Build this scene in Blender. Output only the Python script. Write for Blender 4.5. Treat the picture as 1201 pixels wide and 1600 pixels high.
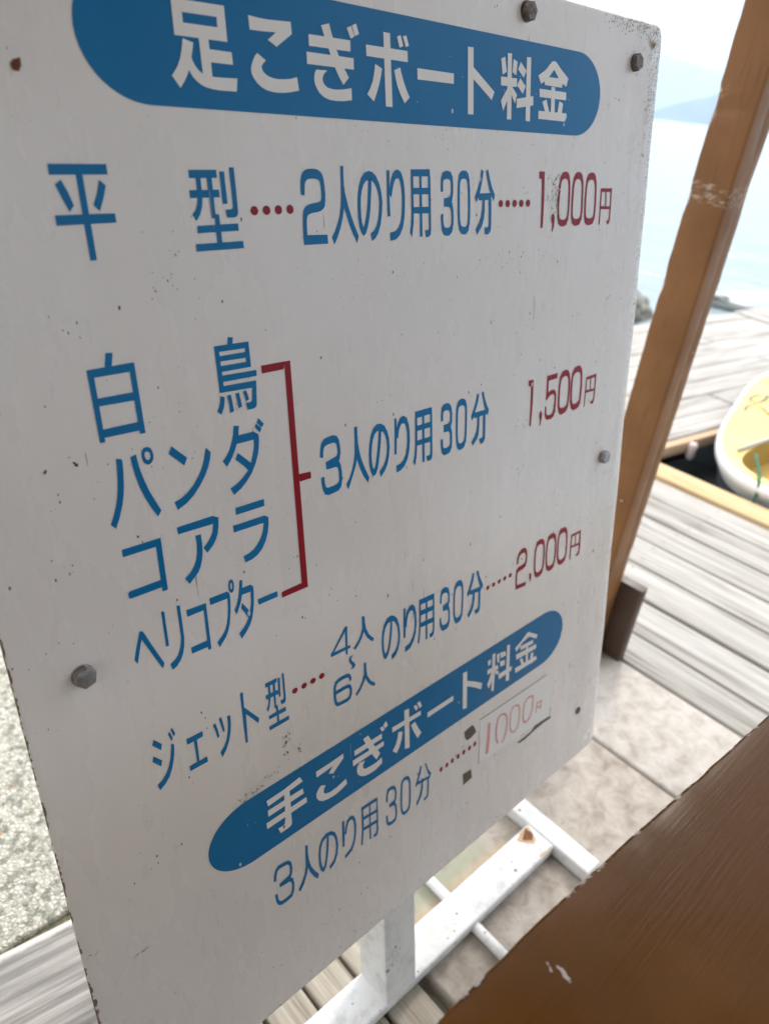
import bpy, bmesh, math, random
from mathutils import Vector, Matrix, noise
random.seed(7)
rad = math.radians
scene = bpy.context.scene
COL = scene.collection
for o in list(bpy.data.objects):
    bpy.data.objects.remove(o)

# ------------------------------------------------------------------ camera
CAM_H = 1.21
cam_d = bpy.data.cameras.new("camera")
cam = bpy.data.objects.new("camera", cam_d)
COL.objects.link(cam)
cam_d.sensor_fit = 'VERTICAL'
cam_d.sensor_height = 36.0
cam_d.lens = 36.0 * 1149 / 1600
cam_d.clip_start = 0.02
cam_d.clip_end = 40000
_r = Vector((0.72856, -0.67676, 0.10577)).normalized()
_d = Vector((-0.27457, -0.43000, -0.86007)).normalized()
_f = Vector((0.62754, 0.59757, -0.49910)).normalized()
M = Matrix.Identity(4)
for i in range(3):
    M[i][0] = _r[i]; M[i][1] = -_d[i]; M[i][2] = -_f[i]
M[0][3], M[1][3], M[2][3] = 0, 0, CAM_H
cam.matrix_world = M
cam_d.dof.use_dof = True
cam_d.dof.focus_distance = 0.66
cam_d.dof.aperture_fstop = 25.85 / 4.6
scene.camera = cam

# ------------------------------------------------------------------ world: bright, thinly clouded sky
SUN_EL, SUN_AZ = 42, 24            # degrees; azimuth measured from +X towards +Y
w = bpy.data.worlds.new("World"); scene.world = w; w.use_nodes = True
nt = w.node_tree; nt.nodes.clear()
N = nt.nodes.new; L = nt.links.new
out = N('ShaderNodeOutputWorld'); bg = N('ShaderNodeBackground'); L(bg.outputs[0], out.inputs[0])
sky = N('ShaderNodeTexSky'); sky.sky_type = 'NISHITA'; sky.sun_disc = False
sky.sun_elevation = rad(SUN_EL); sky.sun_rotation = rad(90 - SUN_AZ)
sky.air_density = 1.0; sky.dust_density = 0.6; sky.ozone_density = 1.2
tc = N('ShaderNodeTexCoord')
mp = N('ShaderNodeMapping'); mp.inputs['Scale'].default_value = (2.6, 2.6, 9.0); L(tc.outputs['Generated'], mp.inputs[0])
ns = N('ShaderNodeTexNoise'); ns.inputs['Scale'].default_value = 1.7; ns.inputs['Detail'].default_value = 7; ns.inputs['Roughness'].default_value = 0.55
L(mp.outputs[0], ns.inputs['Vector'])
cr = N('ShaderNodeValToRGB'); cr.color_ramp.elements[0].position = 0.40; cr.color_ramp.elements[1].position = 0.56
cr.color_ramp.elements[0].color = (0.22, 0.22, 0.22, 1); cr.color_ramp.elements[1].color = (1, 1, 1, 1)
L(ns.outputs[0], cr.inputs[0])
mixc = N('ShaderNodeMix'); mixc.data_type = 'RGBA'
L(cr.outputs[0], mixc.inputs[0]); L(sky.outputs[0], mixc.inputs[6]); mixc.inputs[7].default_value = (11.0, 10.6, 10.1, 1)
sx = N('ShaderNodeSeparateXYZ'); L(tc.outputs['Generated'], sx.inputs[0])
zl = N('ShaderNodeMapRange'); L(sx.outputs[2], zl.inputs[0]); zl.inputs[1].default_value = 0.0; zl.inputs[2].default_value = 0.9
zl.inputs[3].default_value = 0.24; zl.inputs[4].default_value = 1.50       # overcast sky: brighter overhead than at the horizon
vm = N('ShaderNodeVectorMath'); vm.operation = 'SCALE'; L(mixc.outputs[2], vm.inputs[0]); L(zl.outputs[0], vm.inputs['Scale'])
L(vm.outputs[0], bg.inputs[0]); bg.inputs[1].default_value = 0.11

# ------------------------------------------------------------------ sun behind thin cloud
sd = bpy.data.lights.new("sun", 'SUN'); sd.energy = 1.15; sd.angle = rad(10); sd.color = (1.0, 0.93, 0.84)
so = bpy.data.objects.new("sun", sd); COL.objects.link(so)
az, el = rad(SUN_AZ), rad(SUN_EL)
sdir = Vector((math.cos(az) * math.cos(el), math.sin(az) * math.cos(el), math.sin(el)))
so.rotation_euler = sdir.to_track_quat('Z', 'Y').to_euler(); so.location = sdir * 30

scene.view_settings.view_transform = 'Standard'; scene.view_settings.look = 'None'
scene.view_settings.gamma = 1; scene.view_settings.use_curve_mapping = False
scene.view_settings.exposure = 1.44
scene.render.engine = 'CYCLES'
scene.cycles.use_denoising = True
scene.cycles.max_bounces = 8; scene.cycles.volume_bounces = 2
HAZE_DENSITY = 2.3e-4

# ------------------------------------------------------------------ helpers
def tag(o, label=None, cat=None, group=None, kind=None):
    if label: o['label'] = label
    if cat: o['category'] = cat
    if group: o['group'] = group
    if kind: o['kind'] = kind
    return o

def empty(name, loc=(0, 0, 0), rz=0):
    o = bpy.data.objects.new(name, None); COL.objects.link(o); o.empty_display_size = .05
    o.location = loc; o.rotation_euler = (0, 0, rz); return o

def link(name, me, parent=None, loc=None, rot=None):
    o = bpy.data.objects.new(name, me); COL.objects.link(o)
    if parent is not None: o.parent = parent
    if loc is not None: o.location = loc
    if rot is not None: o.rotation_euler = rot
    return o

def mesh(name, verts, faces, mat=None, smooth=False, attr=None):
    me = bpy.data.meshes.new(name); me.from_pydata([tuple(v) for v in verts], [], faces)
    if mat: me.materials.append(mat)
    if smooth:
        for p in me.polygons: p.use_smooth = True
    if attr is not None:
        a = me.attributes.new('edge', 'FLOAT', 'POINT')
        a.data.foreach_set('value', attr)
    me.update(); return me

def box_mesh(name, x0, x1, y0, y1, z0, z1, mat, bev=0.0, seg=2, smooth=True):
    bm = bmesh.new()
    bmesh.ops.create_cube(bm, size=1)
    for v in bm.verts:
        v.co = Vector(((x0 + x1) / 2 + v.co.x * (x1 - x0), (y0 + y1) / 2 + v.co.y * (y1 - y0), (z0 + z1) / 2 + v.co.z * (z1 - z0)))
    if bev: bmesh.ops.bevel(bm, geom=list(bm.edges), offset=bev, segments=seg, profile=.5, affect='EDGES')
    me = bpy.data.meshes.new(name); bm.to_mesh(me); bm.free(); me.materials.append(mat)
    if bev and smooth:
        for p in me.polygons: p.use_smooth = True
        try: me.set_sharp_from_angle(angle=rad(50))
        except Exception: pass
    return me

def tube_mesh(name, pts, r, mat, n=10):
    pts = [Vector(p) for p in pts]; V = []; Fc = []
    up = Vector((.13, .21, .97)).normalized()
    for i, p in enumerate(pts):
        t = (pts[min(i + 1, len(pts) - 1)] - pts[max(i - 1, 0)]).normalized()
        a = t.cross(up)
        if a.length < .1: a = t.cross(Vector((1, 0, 0)))
        a.normalize(); b = t.cross(a)
        rr = r[i] if isinstance(r, (list, tuple)) else r
        for k in range(n):
            q = 2 * math.pi * k / n; V.append(p + rr * (math.cos(q) * a + math.sin(q) * b))
    for i in range(len(pts) - 1):
        for k in range(n):
            Fc.append((i * n + k, i * n + (k + 1) % n, (i + 1) * n + (k + 1) % n, (i + 1) * n + k))
    Fc.append(tuple(range(n))[::-1]); Fc.append(tuple((len(pts) - 1) * n + k for k in range(n)))
    return mesh(name, V, Fc, mat, True)

class NT:
    """tiny node-tree builder"""
    def __init__(s, name):
        s.m = bpy.data.materials.new(name); s.m.use_nodes = True; s.t = s.m.node_tree
        s.b = s.t.nodes['Principled BSDF']; s.out = s.t.nodes['Material Output']
        s.tc = s.n('ShaderNodeTexCoord')
    def n(s, typ, **kw):
        x = s.t.nodes.new(typ)
        for k, v in kw.items(): setattr(x, k, v)
        return x
    def l(s, a, b): s.t.links.new(a, b)
    def set(s, inp, v):
        if hasattr(v, 'is_linked') or isinstance(v, bpy.types.NodeSocket): s.l(v, inp)
        else: inp.default_value = v
    def mapping(s, scale=(1, 1, 1), loc=(0, 0, 0), rot=(0, 0, 0), src=None):
        m = s.n('ShaderNodeMapping'); m.inputs['Scale'].default_value = scale; m.inputs['Location'].default_value = loc
        m.inputs['Rotation'].default_value = rot
        s.l(src or s.tc.outputs['Object'], m.inputs['Vector']); return m.outputs[0]
    def noise(s, vec, scale, detail=4, rough=.55, dist=0):
        x = s.n('ShaderNodeTexNoise'); s.l(vec, x.inputs['Vector']); x.inputs['Scale'].default_value = scale
        x.inputs['Detail'].default_value = detail; x.inputs['Roughness'].default_value = rough; x.inputs['Distortion'].default_value = dist
        return x.outputs[0]
    def voro(s, vec, scale, feature='F1', out='Distance', rnd=1):
        x = s.n('ShaderNodeTexVoronoi', feature=feature); s.l(vec, x.inputs['Vector']); x.inputs['Scale'].default_value = scale
        x.inputs['Randomness'].default_value = rnd
        return x.outputs[out]
    def math(s, op, a, b=0.0, c=None, clamp=False):
        x = s.n('ShaderNodeMath', operation=op, use_clamp=clamp); s.set(x.inputs[0], a); s.set(x.inputs[1], b)
        if c is not None: s.set(x.inputs[2], c)
        return x.outputs[0]
    def step(s, v, lo, hi, a=0., b=1.):
        x = s.n('ShaderNodeMapRange', interpolation_type='SMOOTHSTEP'); s.set(x.inputs[0], v)
        x.inputs[1].default_value = lo; x.inputs[2].default_value = hi; x.inputs[3].default_value = a; x.inputs[4].default_value = b
        return x.outputs[0]
    def mix(s, f, a, b, blend='MIX'):
        x = s.n('ShaderNodeMix', data_type='RGBA', blend_type=blend); s.set(x.inputs[0], f)
        for inp, v in ((x.inputs[6], a), (x.inputs[7], b)):
            if isinstance(v, bpy.types.NodeSocket): s.l(v, inp)
            else: inp.default_value = tuple(v) + (1,) if len(v) == 3 else v
        return x.outputs[2]
    def ramp(s, f, stops):
        x = s.n('ShaderNodeValToRGB'); s.l(f, x.inputs[0]); e = x.color_ramp.elements
        while len(e) < len(stops): e.new(.5)
        for i, (p, c) in enumerate(stops): e[i].position = p; e[i].color = tuple(c) + (1,)
        return x.outputs[0]
    def xyz(s, src=None):
        x = s.n('ShaderNodeSeparateXYZ'); s.l(src or s.tc.outputs['Object'], x.inputs[0]); return x.outputs
    def bump(s, h, dist=.002, strength=1, normal=None):
        x = s.n('ShaderNodeBump'); s.l(h, x.inputs['Height']); x.inputs['Distance'].default_value = dist; x.inputs['Strength'].default_value = strength
        if normal is not None: s.l(normal, x.inputs['Normal'])
        return x.outputs[0]
    def fin(s, col=None, rough=None, spec=None, metal=None, normal=None):
        if col is not None:
            if isinstance(col, bpy.types.NodeSocket): s.l(col, s.b.inputs['Base Color'])
            else: s.b.inputs['Base Color'].default_value = tuple(col) + (1,)
        if rough is not None: s.set(s.b.inputs['Roughness'], rough)
        if spec is not None: s.b.inputs['Specular IOR Level'].default_value = spec
        if metal is not None: s.b.inputs['Metallic'].default_value = metal
        if normal is not None: s.l(normal, s.b.inputs['Normal'])
        return s.m

# ------------------------------------------------------------------ materials
def m_panel():
    t = NT('white_enamel'); o = t.tc.outputs['Object']; X = t.xyz()
    # plate coordinates: x and z of the object are enough
    v = t.mapping((1, .2, .55))
    clus = t.step(t.noise(v, 5.5, 4, .6), .46, .66)
    # corner wear (upper right) and right margin
    cx = t.step(X[0], .880, .912); cz = t.step(X[2], 1.16, 1.285)
    corner = t.math('MULTIPLY', cx, cz)
    edgex = t.math('MULTIPLY', t.step(X[0], .899, .906), t.step(X[2], .85, 1.22, .05, .7))
    top = t.math('MULTIPLY', t.step(X[2], 1.282, 1.297), t.step(X[0], .74, .88))
    heavy = t.math('MAXIMUM', corner, t.math('MAXIMUM', edgex, top))
    cell = t.voro(t.mapping((1, .3, .62)), 300, out='Color')
    cx2 = t.xyz(cell)
    d = t.voro(t.mapping((1, .3, .62)), 300)
    thr = t.math('MULTIPLY', t.math('POWER', cx2[0], 4.0), .25)
    dens = t.math('ADD', t.math('MULTIPLY', clus, .20), t.math('MULTIPLY', heavy, .6))
    dens = t.math('ADD', dens, .018)
    keep = t.math('LESS_THAN', cx2[1], dens)
    spots = t.math('MULTIPLY', keep, t.math('LESS_THAN', t.math('ADD', d, t.math('MULTIPLY', t.noise(o, 600, 2), .22)), t.math('ADD', thr, .17)))
    # finer pepper at the corner
    d2 = t.voro(t.mapping((1, .3, .8)), 520); c3 = t.xyz(t.voro(t.mapping((1, .3, .8)), 520, out='Color'))
    pep = t.math('MULTIPLY', t.math('LESS_THAN', d2, .42), t.math('LESS_THAN', c3[0], t.math('MULTIPLY', heavy, .75)))
    # small scratches
    sv = t.mapping((1, .2, .07), rot=(0, rad(9), 0))
    sc = t.math('MULTIPLY', t.step(t.noise(sv, 210, 2, .5), .735, .76), t.step(t.noise(o, 9, 2), .52, .6))
    spots = t.math('MAXIMUM', spots, t.math('MAXIMUM', pep, t.math('MULTIPLY', sc, .6)))
    # peeled left edge
    ed = t.math('SUBTRACT', X[0], .0995)
    nz = t.noise(t.mapping((1, .2, 1)), 95, 5, .65)
    lim = t.math('MULTIPLY', t.step(nz, .42, .62), t.step(X[2], .36, .56, .010, .0016))
    peel = t.math('LESS_THAN', ed, lim)
    big = t.noise(t.mapping((1, .3, .45)), 3.2, 3, .5)
    base = t.ramp(big, [(.3, (.735, .675, .625)), (.7, (.80, .745, .695))])
    film = t.noise(t.mapping((1, .3, .25)), 24, 6, .7)
    base = t.mix(t.step(film, .35, .9, 0, .06), base, (.45, .43, .38))
    streak = t.step(t.noise(t.mapping((1, .3, .05)), 38, 4, .6), .45, .9, 0, .08)
    base = t.mix(streak, base, (.50, .46, .40))
    warm = t.math('MULTIPLY', t.step(X[0], .80, .90), t.step(t.noise(t.mapping((1, .3, .2)), 14, 5, .6), .45, .7, 0, .35))
    base = t.mix(warm, base, (.48, .40, .32))
    c2 = t.mix(spots, base, t.mix(t.noise(o, 40, 1), (.05, .045, .04), (.20, .16, .13)))
    c2 = t.mix(peel, c2, (.17, .11, .085))
    rg = t.math('ADD', t.step(t.noise(t.mapping((1, .3, .3)), 30, 5), .3, .75, .22, .36), t.math('MULTIPLY', spots, .4))
    und = t.math('MULTIPLY', t.noise(t.mapping((1, .3, .22)), 16, 2), t.step(X[0], .55, .9, .15, 1.3))
    h = t.math('ADD', t.math('ADD', t.math('MULTIPLY', t.noise(t.mapping((1, .3, 1)), 7, 2), 1.0), und), t.math('MULTIPLY', spots, -.08))
    h2 = t.math('ADD', h, t.math('MULTIPLY', t.noise(t.mapping((8, .3, 1)), 60, 3), .012))
    return t.fin(c2, rg, .5, normal=t.bump(h2, .0022, .55))

def m_vinyl(name, col, chip=(.6, .6, .58), chips=1.0, rough=.33):
    t = NT(name); o = t.tc.outputs['Object']
    n1 = t.noise(t.mapping((1, .3, .4)), 12, 4, .6)
    c = t.mix(t.step(n1, .3, .75, 0, .18), col, tuple(min(1, k * 1.25 + .02) for k in col))
    d = t.voro(t.mapping((1, .3, .6)), 150); cc = t.xyz(t.voro(t.mapping((1, .3, .6)), 150, out='Color'))
    dens = t.math('MULTIPLY', t.step(t.noise(o, 6, 3), .45, .7), .13 * chips)
    sp = t.math('MULTIPLY', t.math('LESS_THAN', cc[0], dens), t.math('LESS_THAN', d, t.math('MULTIPLY', cc[2], .30)))
    c = t.mix(sp, c, chip)
    sv = t.noise(t.mapping((1, .2, .03)), 260, 2, .5)
    c = t.mix(t.math('MULTIPLY', t.step(sv, .76, .78), .35 * chips), c, chip)
    return t.fin(c, t.step(n1, .3, .7, rough - .05, rough + .1), .18, normal=t.bump(t.noise(t.mapping((1, .3, 1)), 7, 2), .0022, .5))

def wood(name, c_dark, c_mid, c_light, axis=1, grain=60, rough=.75, spec=.25, rnd=.25, knots=True, bump=.0012):
    t = NT(name)
    oi = t.n('ShaderNodeObjectInfo')
    comb = t.n('ShaderNodeCombineXYZ')
    t.l(t.math('MULTIPLY', oi.outputs['Random'], 37.0), comb.inputs[0]); t.l(t.math('MULTIPLY', oi.outputs['Random'], 91.0), comb.inputs[1])
    add = t.n('ShaderNodeVectorMath', operation='ADD'); t.l(t.tc.outputs['Object'], add.inputs[0]); t.l(comb.outputs[0], add.inputs[1])
    sc = [1., 1., 1.]; sc[axis] = .045
    v = t.mapping(tuple(sc), src=add.outputs[0])
    g1 = t.noise(v, grain, 6, .65, .6); g2 = t.noise(v, grain * .22, 3, .55, 1.2)
    sc2 = [1., 1., 1.]; sc2[axis] = .4
    patch = t.noise(t.mapping(tuple(sc2), src=add.outputs[0]), 5, 4, .6)
    g = t.math('ADD', t.math('MULTIPLY', g1, .6), t.math('MULTIPLY', g2, .4))
    c = t.ramp(g, [(.38, c_dark), (.49, c_mid), (.61, c_light)])
    c = t.mix(t.step(patch, .4, .7, 0, .28), c, c_light)
    c = t.mix(t.step(patch, .25, .42, .28, 0), c, c_dark)
    c = t.mix(t.math('MULTIPLY', oi.outputs['Random'], rnd), c, c_mid)
    if knots:
        sk = [1., 1., 1.]; sk[axis] = .5
        dk = t.voro(t.mapping(tuple(sk), src=add.outputs[0]), 4.2)
        c = t.mix(t.step(dk, .035, .09, .65, 0), c, tuple(k * .55 for k in c_dark))
    return t, c, g, rough, spec, bump

def fin_wood(args, col=None):
    t, c, g, rough, spec, b = args
    return t.fin(col if col is not None else c, rough, spec, normal=t.bump(g, b, .8))

def m_painted(name, c1, c2, under, axis, edge=True, rough=.42, spec=.5, grain=120, thr=.93, stretch=.05, dark=.5, scuff=False, bump=.0007):
    """brushed paint over timber, worn along its edges (vertex attribute 'edge')"""
    t = NT(name); sc = [1., 1., 1.]; sc[axis] = stretch
    v = t.mapping(tuple(sc)); o = t.tc.outputs['Object']
    br = t.noise(v, grain, 4, .6, .3); soft = t.noise(o, 7, 4, .6)
    c = t.mix(t.step(soft, .35, .7), c1, c2)
    c = t.mix(t.step(br, .56, .78, 0, dark), c, tuple(k * .45 for k in c1))
    a = t.n('ShaderNodeAttribute'); a.attribute_name = 'edge'
    wv = t.math('ADD', a.outputs['Fac'], t.math('MULTIPLY', t.math('SUBTRACT', t.noise(o, 70, 5, .7), .5), 1.3))
    wear = t.step(wv, thr, thr + .06)
    if scuff:
        X = t.xyz()
        z = t.math('ADD', X[2], t.math('MULTIPLY', t.noise(o, 25, 3), .03))
        bandm = t.math('MULTIPLY', t.step(z, 1.095, 1.105), t.step(z, 1.130, 1.142, 1, 0))
        b3 = t.math('MULTIPLY', t.step(z, 1.262, 1.27), t.step(z, 1.285, 1.30, 1, 0))
        bandm = t.math('MAXIMUM', bandm, t.math('MULTIPLY', b3, t.step(X[1], .664, .678)))
        wear = t.math('MAXIMUM', wear, t.math('MULTIPLY', bandm, t.step(t.noise(t.mapping((1, .35, 1)), 170, 4, .7), .50, .66, 0, .6)))
        grime = t.math('MULTIPLY', t.step(X[2], .0, .5, 1, 0), t.step(t.noise(o, 12, 4, .6), .4, .7, 0, .5))
        c = t.mix(grime, c, (.10, .055, .02))
        dk = t.step(t.noise(t.mapping((1, 1, .3)), 34, 5, .7), .62, .75, 0, .45)
        c = t.mix(dk, c, (.08, .045, .025))
    pit = t.voro(o, 55); pc = t.xyz(t.voro(o, 55, out='Color'))
    ch = t.math('MULTIPLY', t.math('LESS_THAN', pc[0], .035), t.math('LESS_THAN', pit, t.math('MULTIPLY', pc[1], .2)))
    wear = t.math('MAXIMUM', wear, ch)
    c = t.mix(wear, c, under)
    h = t.math('ADD', t.math('MULTIPLY', br, .6), t.math('MULTIPLY', wear, -.8))
    r = t.math('ADD', t.step(t.noise(o, 22, 4), .3, .7, rough - .06, rough + .08), t.math('MULTIPLY', wear, .3))
    return t.fin(c, r, spec, normal=t.bump(h, bump, .8))

def m_concrete(name, a, b, c_, scale=9, moss=False):
    t = NT(name); o = t.tc.outputs['Object']
    n1 = t.noise(o, scale, 7, .62, .4); n2 = t.noise(o, 160, 3, .6); n3 = t.noise(o, 2.3, 3, .5)
    c = t.ramp(n1, [(.33, a), (.5, b), (.68, c_)])
    c = t.mix(t.step(n2, .6, .72, 0, .45), c, tuple(k * .55 for k in a))
    c = t.mix(t.step(n3, .45, .62, 0, .15), c, a)
    if moss:
        X = t.xyz()
        band = t.math('MULTIPLY', t.step(X[1], .405, .43), t.step(X[1], .47, .50, 1, 0))
        band = t.math('MULTIPLY', band, t.step(X[0], .60, .66))
        band = t.math('MULTIPLY', band, t.step(X[0], .80, .86, 1, 0))
        c = t.mix(t.math('MULTIPLY', band, t.step(n1, .3, .5, .35, .85)), c, (.33, .34, .25))
        b2 = t.math('MULTIPLY', t.math('MULTIPLY', t.step(X[1], .385, .40, 0, 1), t.step(X[1], .41, .43, 1, 0)), t.step(X[0], .84, .90, 1, 0))
        c = t.mix(t.math('MULTIPLY', b2, .5), c, (.50, .38, .24))
    return t.fin(c, .85, .2, normal=t.bump(t.math('ADD', n1, t.math('MULTIPLY', n2, .3)), .003, .7))

def m_aggregate():
    t = NT('exposed_aggregate'); o = t.tc.outputs['Object']
    wob = t.n('ShaderNodeVectorMath', operation='ADD'); t.l(o, wob.inputs[0])
    nn = t.n('ShaderNodeTexNoise'); nn.inputs['Scale'].default_value = 60; t.l(o, nn.inputs['Vector'])
    sc = t.n('ShaderNodeVectorMath', operation='SCALE'); t.l(nn.outputs['Color'], sc.inputs[0]); sc.inputs['Scale'].default_value = .006
    t.l(sc.outputs[0], wob.inputs[1])
    d = t.voro(wob.outputs[0], 135, 'DISTANCE_TO_EDGE'); cc = t.xyz(t.voro(wob.outputs[0], 135, out='Color'))
    c = t.ramp(cc[0], [(.0, (.30, .30, .25)), (.3, (.58, .56, .47)), (.75, (.72, .68, .57)), (.97, (.74, .72, .63))])
    c = t.mix(t.math('GREATER_THAN', cc[1], .996), c, (.52, .27, .12))
    c = t.mix(t.step(d, .03, .12, .8, 0), c, (.34, .335, .275))
    c = t.mix(t.step(t.noise(o, 62, 4, .6), .50, .60, 0, .8), c, (.20, .205, .165))
    return t.fin(c, .8, .25, normal=t.bump(t.step(d, 0, .3), .004, .8))

def m_metal(name, col, rough, metal=1., rust=0.0):
    t = NT(name); o = t.tc.outputs['Object']
    n = t.noise(o, 260, 5, .7)
    c = t.mix(t.step(n, .45, .65, 0, rust), col, (.10, .055, .03))
    return t.fin(c, t.step(n, .3, .7, rough - .1, rough + .15), .5, metal, t.bump(n, .0004, .6))

def m_stand():
    t = NT('white_painted_steel'); o = t.tc.outputs['Object']
    n = t.noise(o, 14, 6, .65); s = t.noise(t.mapping((1, 1, 1)), 130, 4, .7)
    c = t.mix(t.step(n, .35, .75, 0, .5), (.70, .70, .68), (.56, .555, .525))
    c = t.mix(t.math('MULTIPLY', t.step(s, .68, .73), t.step(n, .45, .6)), c, (.24, .15, .09))
    g = t.step(t.noise(o, 31, 7, .72), .47, .66, 0, .5)
    c = t.mix(g, c, (.40, .375, .33))
    pt = t.voro(o, 120); pc = t.xyz(t.voro(o, 120, out='Color'))
    c = t.mix(t.math('MULTIPLY', t.math('LESS_THAN', pc[0], .06), t.math('LESS_THAN', pt, t.math('MULTIPLY', pc[1], .4))), c, (.20, .12, .07))
    return t.fin(c, .45, .4, normal=t.bump(t.math('ADD', s, t.noise(o, 40, 3)), .0010, .7))

MAT = {}
MAT['panel'] = m_panel()
MAT['blue'] = m_vinyl('blue_vinyl', (.001, .148, .345))
MAT['white'] = m_vinyl('white_cut_out', (.80, .76, .715), chip=(.1, .09, .08), chips=.5)
MAT['red'] = m_vinyl('red_vinyl', (.27, .006, .014), chips=.6)
MAT['pink'] = m_vinyl('faded_red_marker', (.74, .33, .30), chips=.3, rough=.5)
MAT['sticker'] = m_vinyl('white_sticker', (.84, .81, .77), chip=(.5, .47, .4), chips=.3, rough=.38)
MAT['residue'] = m_vinyl('dirty_tape_glue', (.135, .115, .085), chip=(.3, .28, .22), chips=1, rough=.7)
MAT['stand'] = m_stand()
MAT['bolt'] = m_metal('dull_bolt_steel', (.33, .32, .31), .42, 1, .35)
MAT['bolt_dark'] = m_metal('rusty_bolt_steel', (.16, .14, .13), .6, .7, .7)
MAT['rust'] = m_metal('rust', (.20, .085, .03), .85, .1, .6)
MAT['deck'] = fin_wood(wood('silvered_deck_timber', (.15, .135, .105), (.33, .31, .275), (.46, .44, .41), 1))
MAT['deck_x'] = fin_wood(wood('silvered_dock_timber', (.19, .175, .15), (.33, .31, .28), (.45, .435, .41), 0))
MAT['fresh'] = fin_wood(wood('pale_new_timber', (.44, .30, .15), (.54, .39, .21), (.60, .46, .28), 1, knots=False))
MAT['fresh_x'] = fin_wood(wood('tan_fascia_timber', (.42, .28, .17), (.54, .38, .25), (.62, .46, .32), 0, knots=False))
_g = wood('rough_grey_timber', (.075, .07, .065), (.19, .18, .165), (.40, .37, .335), 0, grain=95, rnd=.1, bump=.004)
_t = _g[0]
MAT['grey_x'] = fin_wood(_g, _t.mix(_t.math('MULTIPLY', _t.step(_t.math('ADD', _t.xyz()[1], _t.math('MULTIPLY', _t.noise(_t.tc.outputs['Object'], 30, 3), .02)), .088, .096), .85), _g[1], (.58, .54, .49)))  # pale edge strip: worn timber, with the lit edge put into its colour
MAT['grey_y'] = fin_wood(wood('brown_grey_timber', (.17, .145, .11), (.33, .29, .23), (.44, .40, .335), 1, grain=120, bump=.003))
MAT['post'] = m_painted('ochre_brown_post_paint', (.205, .089, .027), (.25, .110, .036), (.62, .55, .46), 2, rough=.5, spec=.4, grain=110, scuff=True, stretch=.1)
MAT['table'] = m_painted('chestnut_table_paint', (.072, .027, .0035), (.090, .035, .0048), (.36, .31, .27), 0, rough=.34, spec=.08, grain=460, thr=.74, stretch=.035, dark=.45, bump=.00028)
MAT['dark'] = m_painted('dark_brown_paint', (.065, .038, .024), (.085, .048, .03), (.30, .22, .15), 2, rough=.5)
MAT['slab'] = m_concrete('kerb_concrete', (.35, .315, .275), (.47, .43, .38), (.56, .52, .47), 26)
MAT['slab2'] = m_concrete('stained_concrete', (.25, .21, .175), (.37, .325, .275), (.46, .415, .36), 22, moss=True)
MAT['agg'] = m_aggregate()
MAT['land'] = m_concrete('packed_ground', (.20, .19, .16), (.27, .255, .22), (.33, .31, .27), 1.5)
MAT['cream'] = m_painted('cream_bounce_paint', (.60, .53, .42), (.55, .48, .37), (.3, .22, .15), 2, rough=.6)  # pale paint of the added wall, chosen for its bounce
MAT['rafter'] = m_painted('bare_brown_rafter', (.30, .22, .14), (.36, .27, .17), (.5, .4, .3), 1, rough=.7)
MAT['moss'] = m_concrete('mossy_joint_soil', (.05, .05, .03), (.13, .12, .07), (.26, .23, .16), 40)

# ------------------------------------------------------------------ lake, land, hills, haze
WATER_Z = -0.36
def m_water():
    t = NT('lake_water'); o = t.tc.outputs['Object']
    n1 = t.noise(t.mapping((1, .45, 1), rot=(0, 0, rad(35))), 3.1, 4, .55); n2 = t.noise(o, .35, 3, .5)
    h = t.math('ADD', t.math('MULTIPLY', n1, .10), t.math('MULTIPLY', n2, .25))
    m = t.fin((.22, .275, .30), .28, .5, normal=t.bump(h, 1.0, .55)); t.b.inputs['IOR'].default_value = 1.33
    return m
MAT['water'] = m_water()
lake = link('lake_water', mesh('lake_water', [(-450, -9000, 0), (11800, -9000, 0), (11800, 9000, 0), (-450, 9000, 0)], [(0, 1, 2, 3)], MAT['water']), loc=(0, 0, WATER_Z))
tag(lake, 'pale calm lake reaching to the far hills', kind='structure')

lv = [(-400, -400, 0), (1.50, -400, 0), (1.50, 400, 0), (-400, 400, 0)]
land = box_mesh('ground', -400, 1.50, -400, 60, -.9, -.03, MAT['land'])
tag(link('ground', land), 'packed ground of the shore under the paving', kind='structure')

def hill(name, R0, depth, a0, a1, hf, mat, label, n=260, m=14):
    V = []; Fc = []
    for i in range(n):
        a = a0 + (a1 - a0) * i / (n - 1)
        for j in range(m):
            s = j / (m - 1); prof = math.sin(math.pi * min(1, s * 1.0)) ** .8
            r = R0 + depth * s + 60 * noise.noise(Vector((a * 40, s * 3, 1)))
            hh = hf(a) * prof * (1 + .16 * noise.noise(Vector((a * 30, s * 5, 5))) + .07 * noise.noise(Vector((a * 110, s * 14, 9))))
            V.append((r * math.cos(a), r * math.sin(a), WATER_Z - 2 + max(0, hh)))
    for i in range(n - 1):
        for j in range(m - 1):
            Fc.append((i * m + j, (i + 1) * m + j, (i + 1) * m + j + 1, i * m + j + 1))
    o = link(name, mesh(name, V, Fc, mat, True)); tag(o, label, kind='structure'); return o
def m_forest(name):
    t = NT(name); o = t.tc.outputs['Object']
    c = t.ramp(t.noise(o, .012, 6, .7), [(.35, (.025, .045, .022)), (.6, (.055, .085, .04)), (.75, (.14, .15, .09))])
    return t.fin(c, .95, .05)
MAT['forest'] = m_forest('wooded_hillside')
def hf1(a):
    d = math.degrees(a); t = max(0, min(1, (47 - d) / 12))
    return (34 + min(240, 29.0 * max(0, 29.4 - d))) * (1 + .10 * noise.noise(Vector((d * .7, 0, 0))))
def hf2(a):
    d = math.degrees(a)
    return 470 + 18 * max(-6, min(6, d - 26)) + 60 * noise.noise(Vector((d * .09, 3, 0))) + 35 * noise.noise(Vector((d * .35, 7, 0)))
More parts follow.
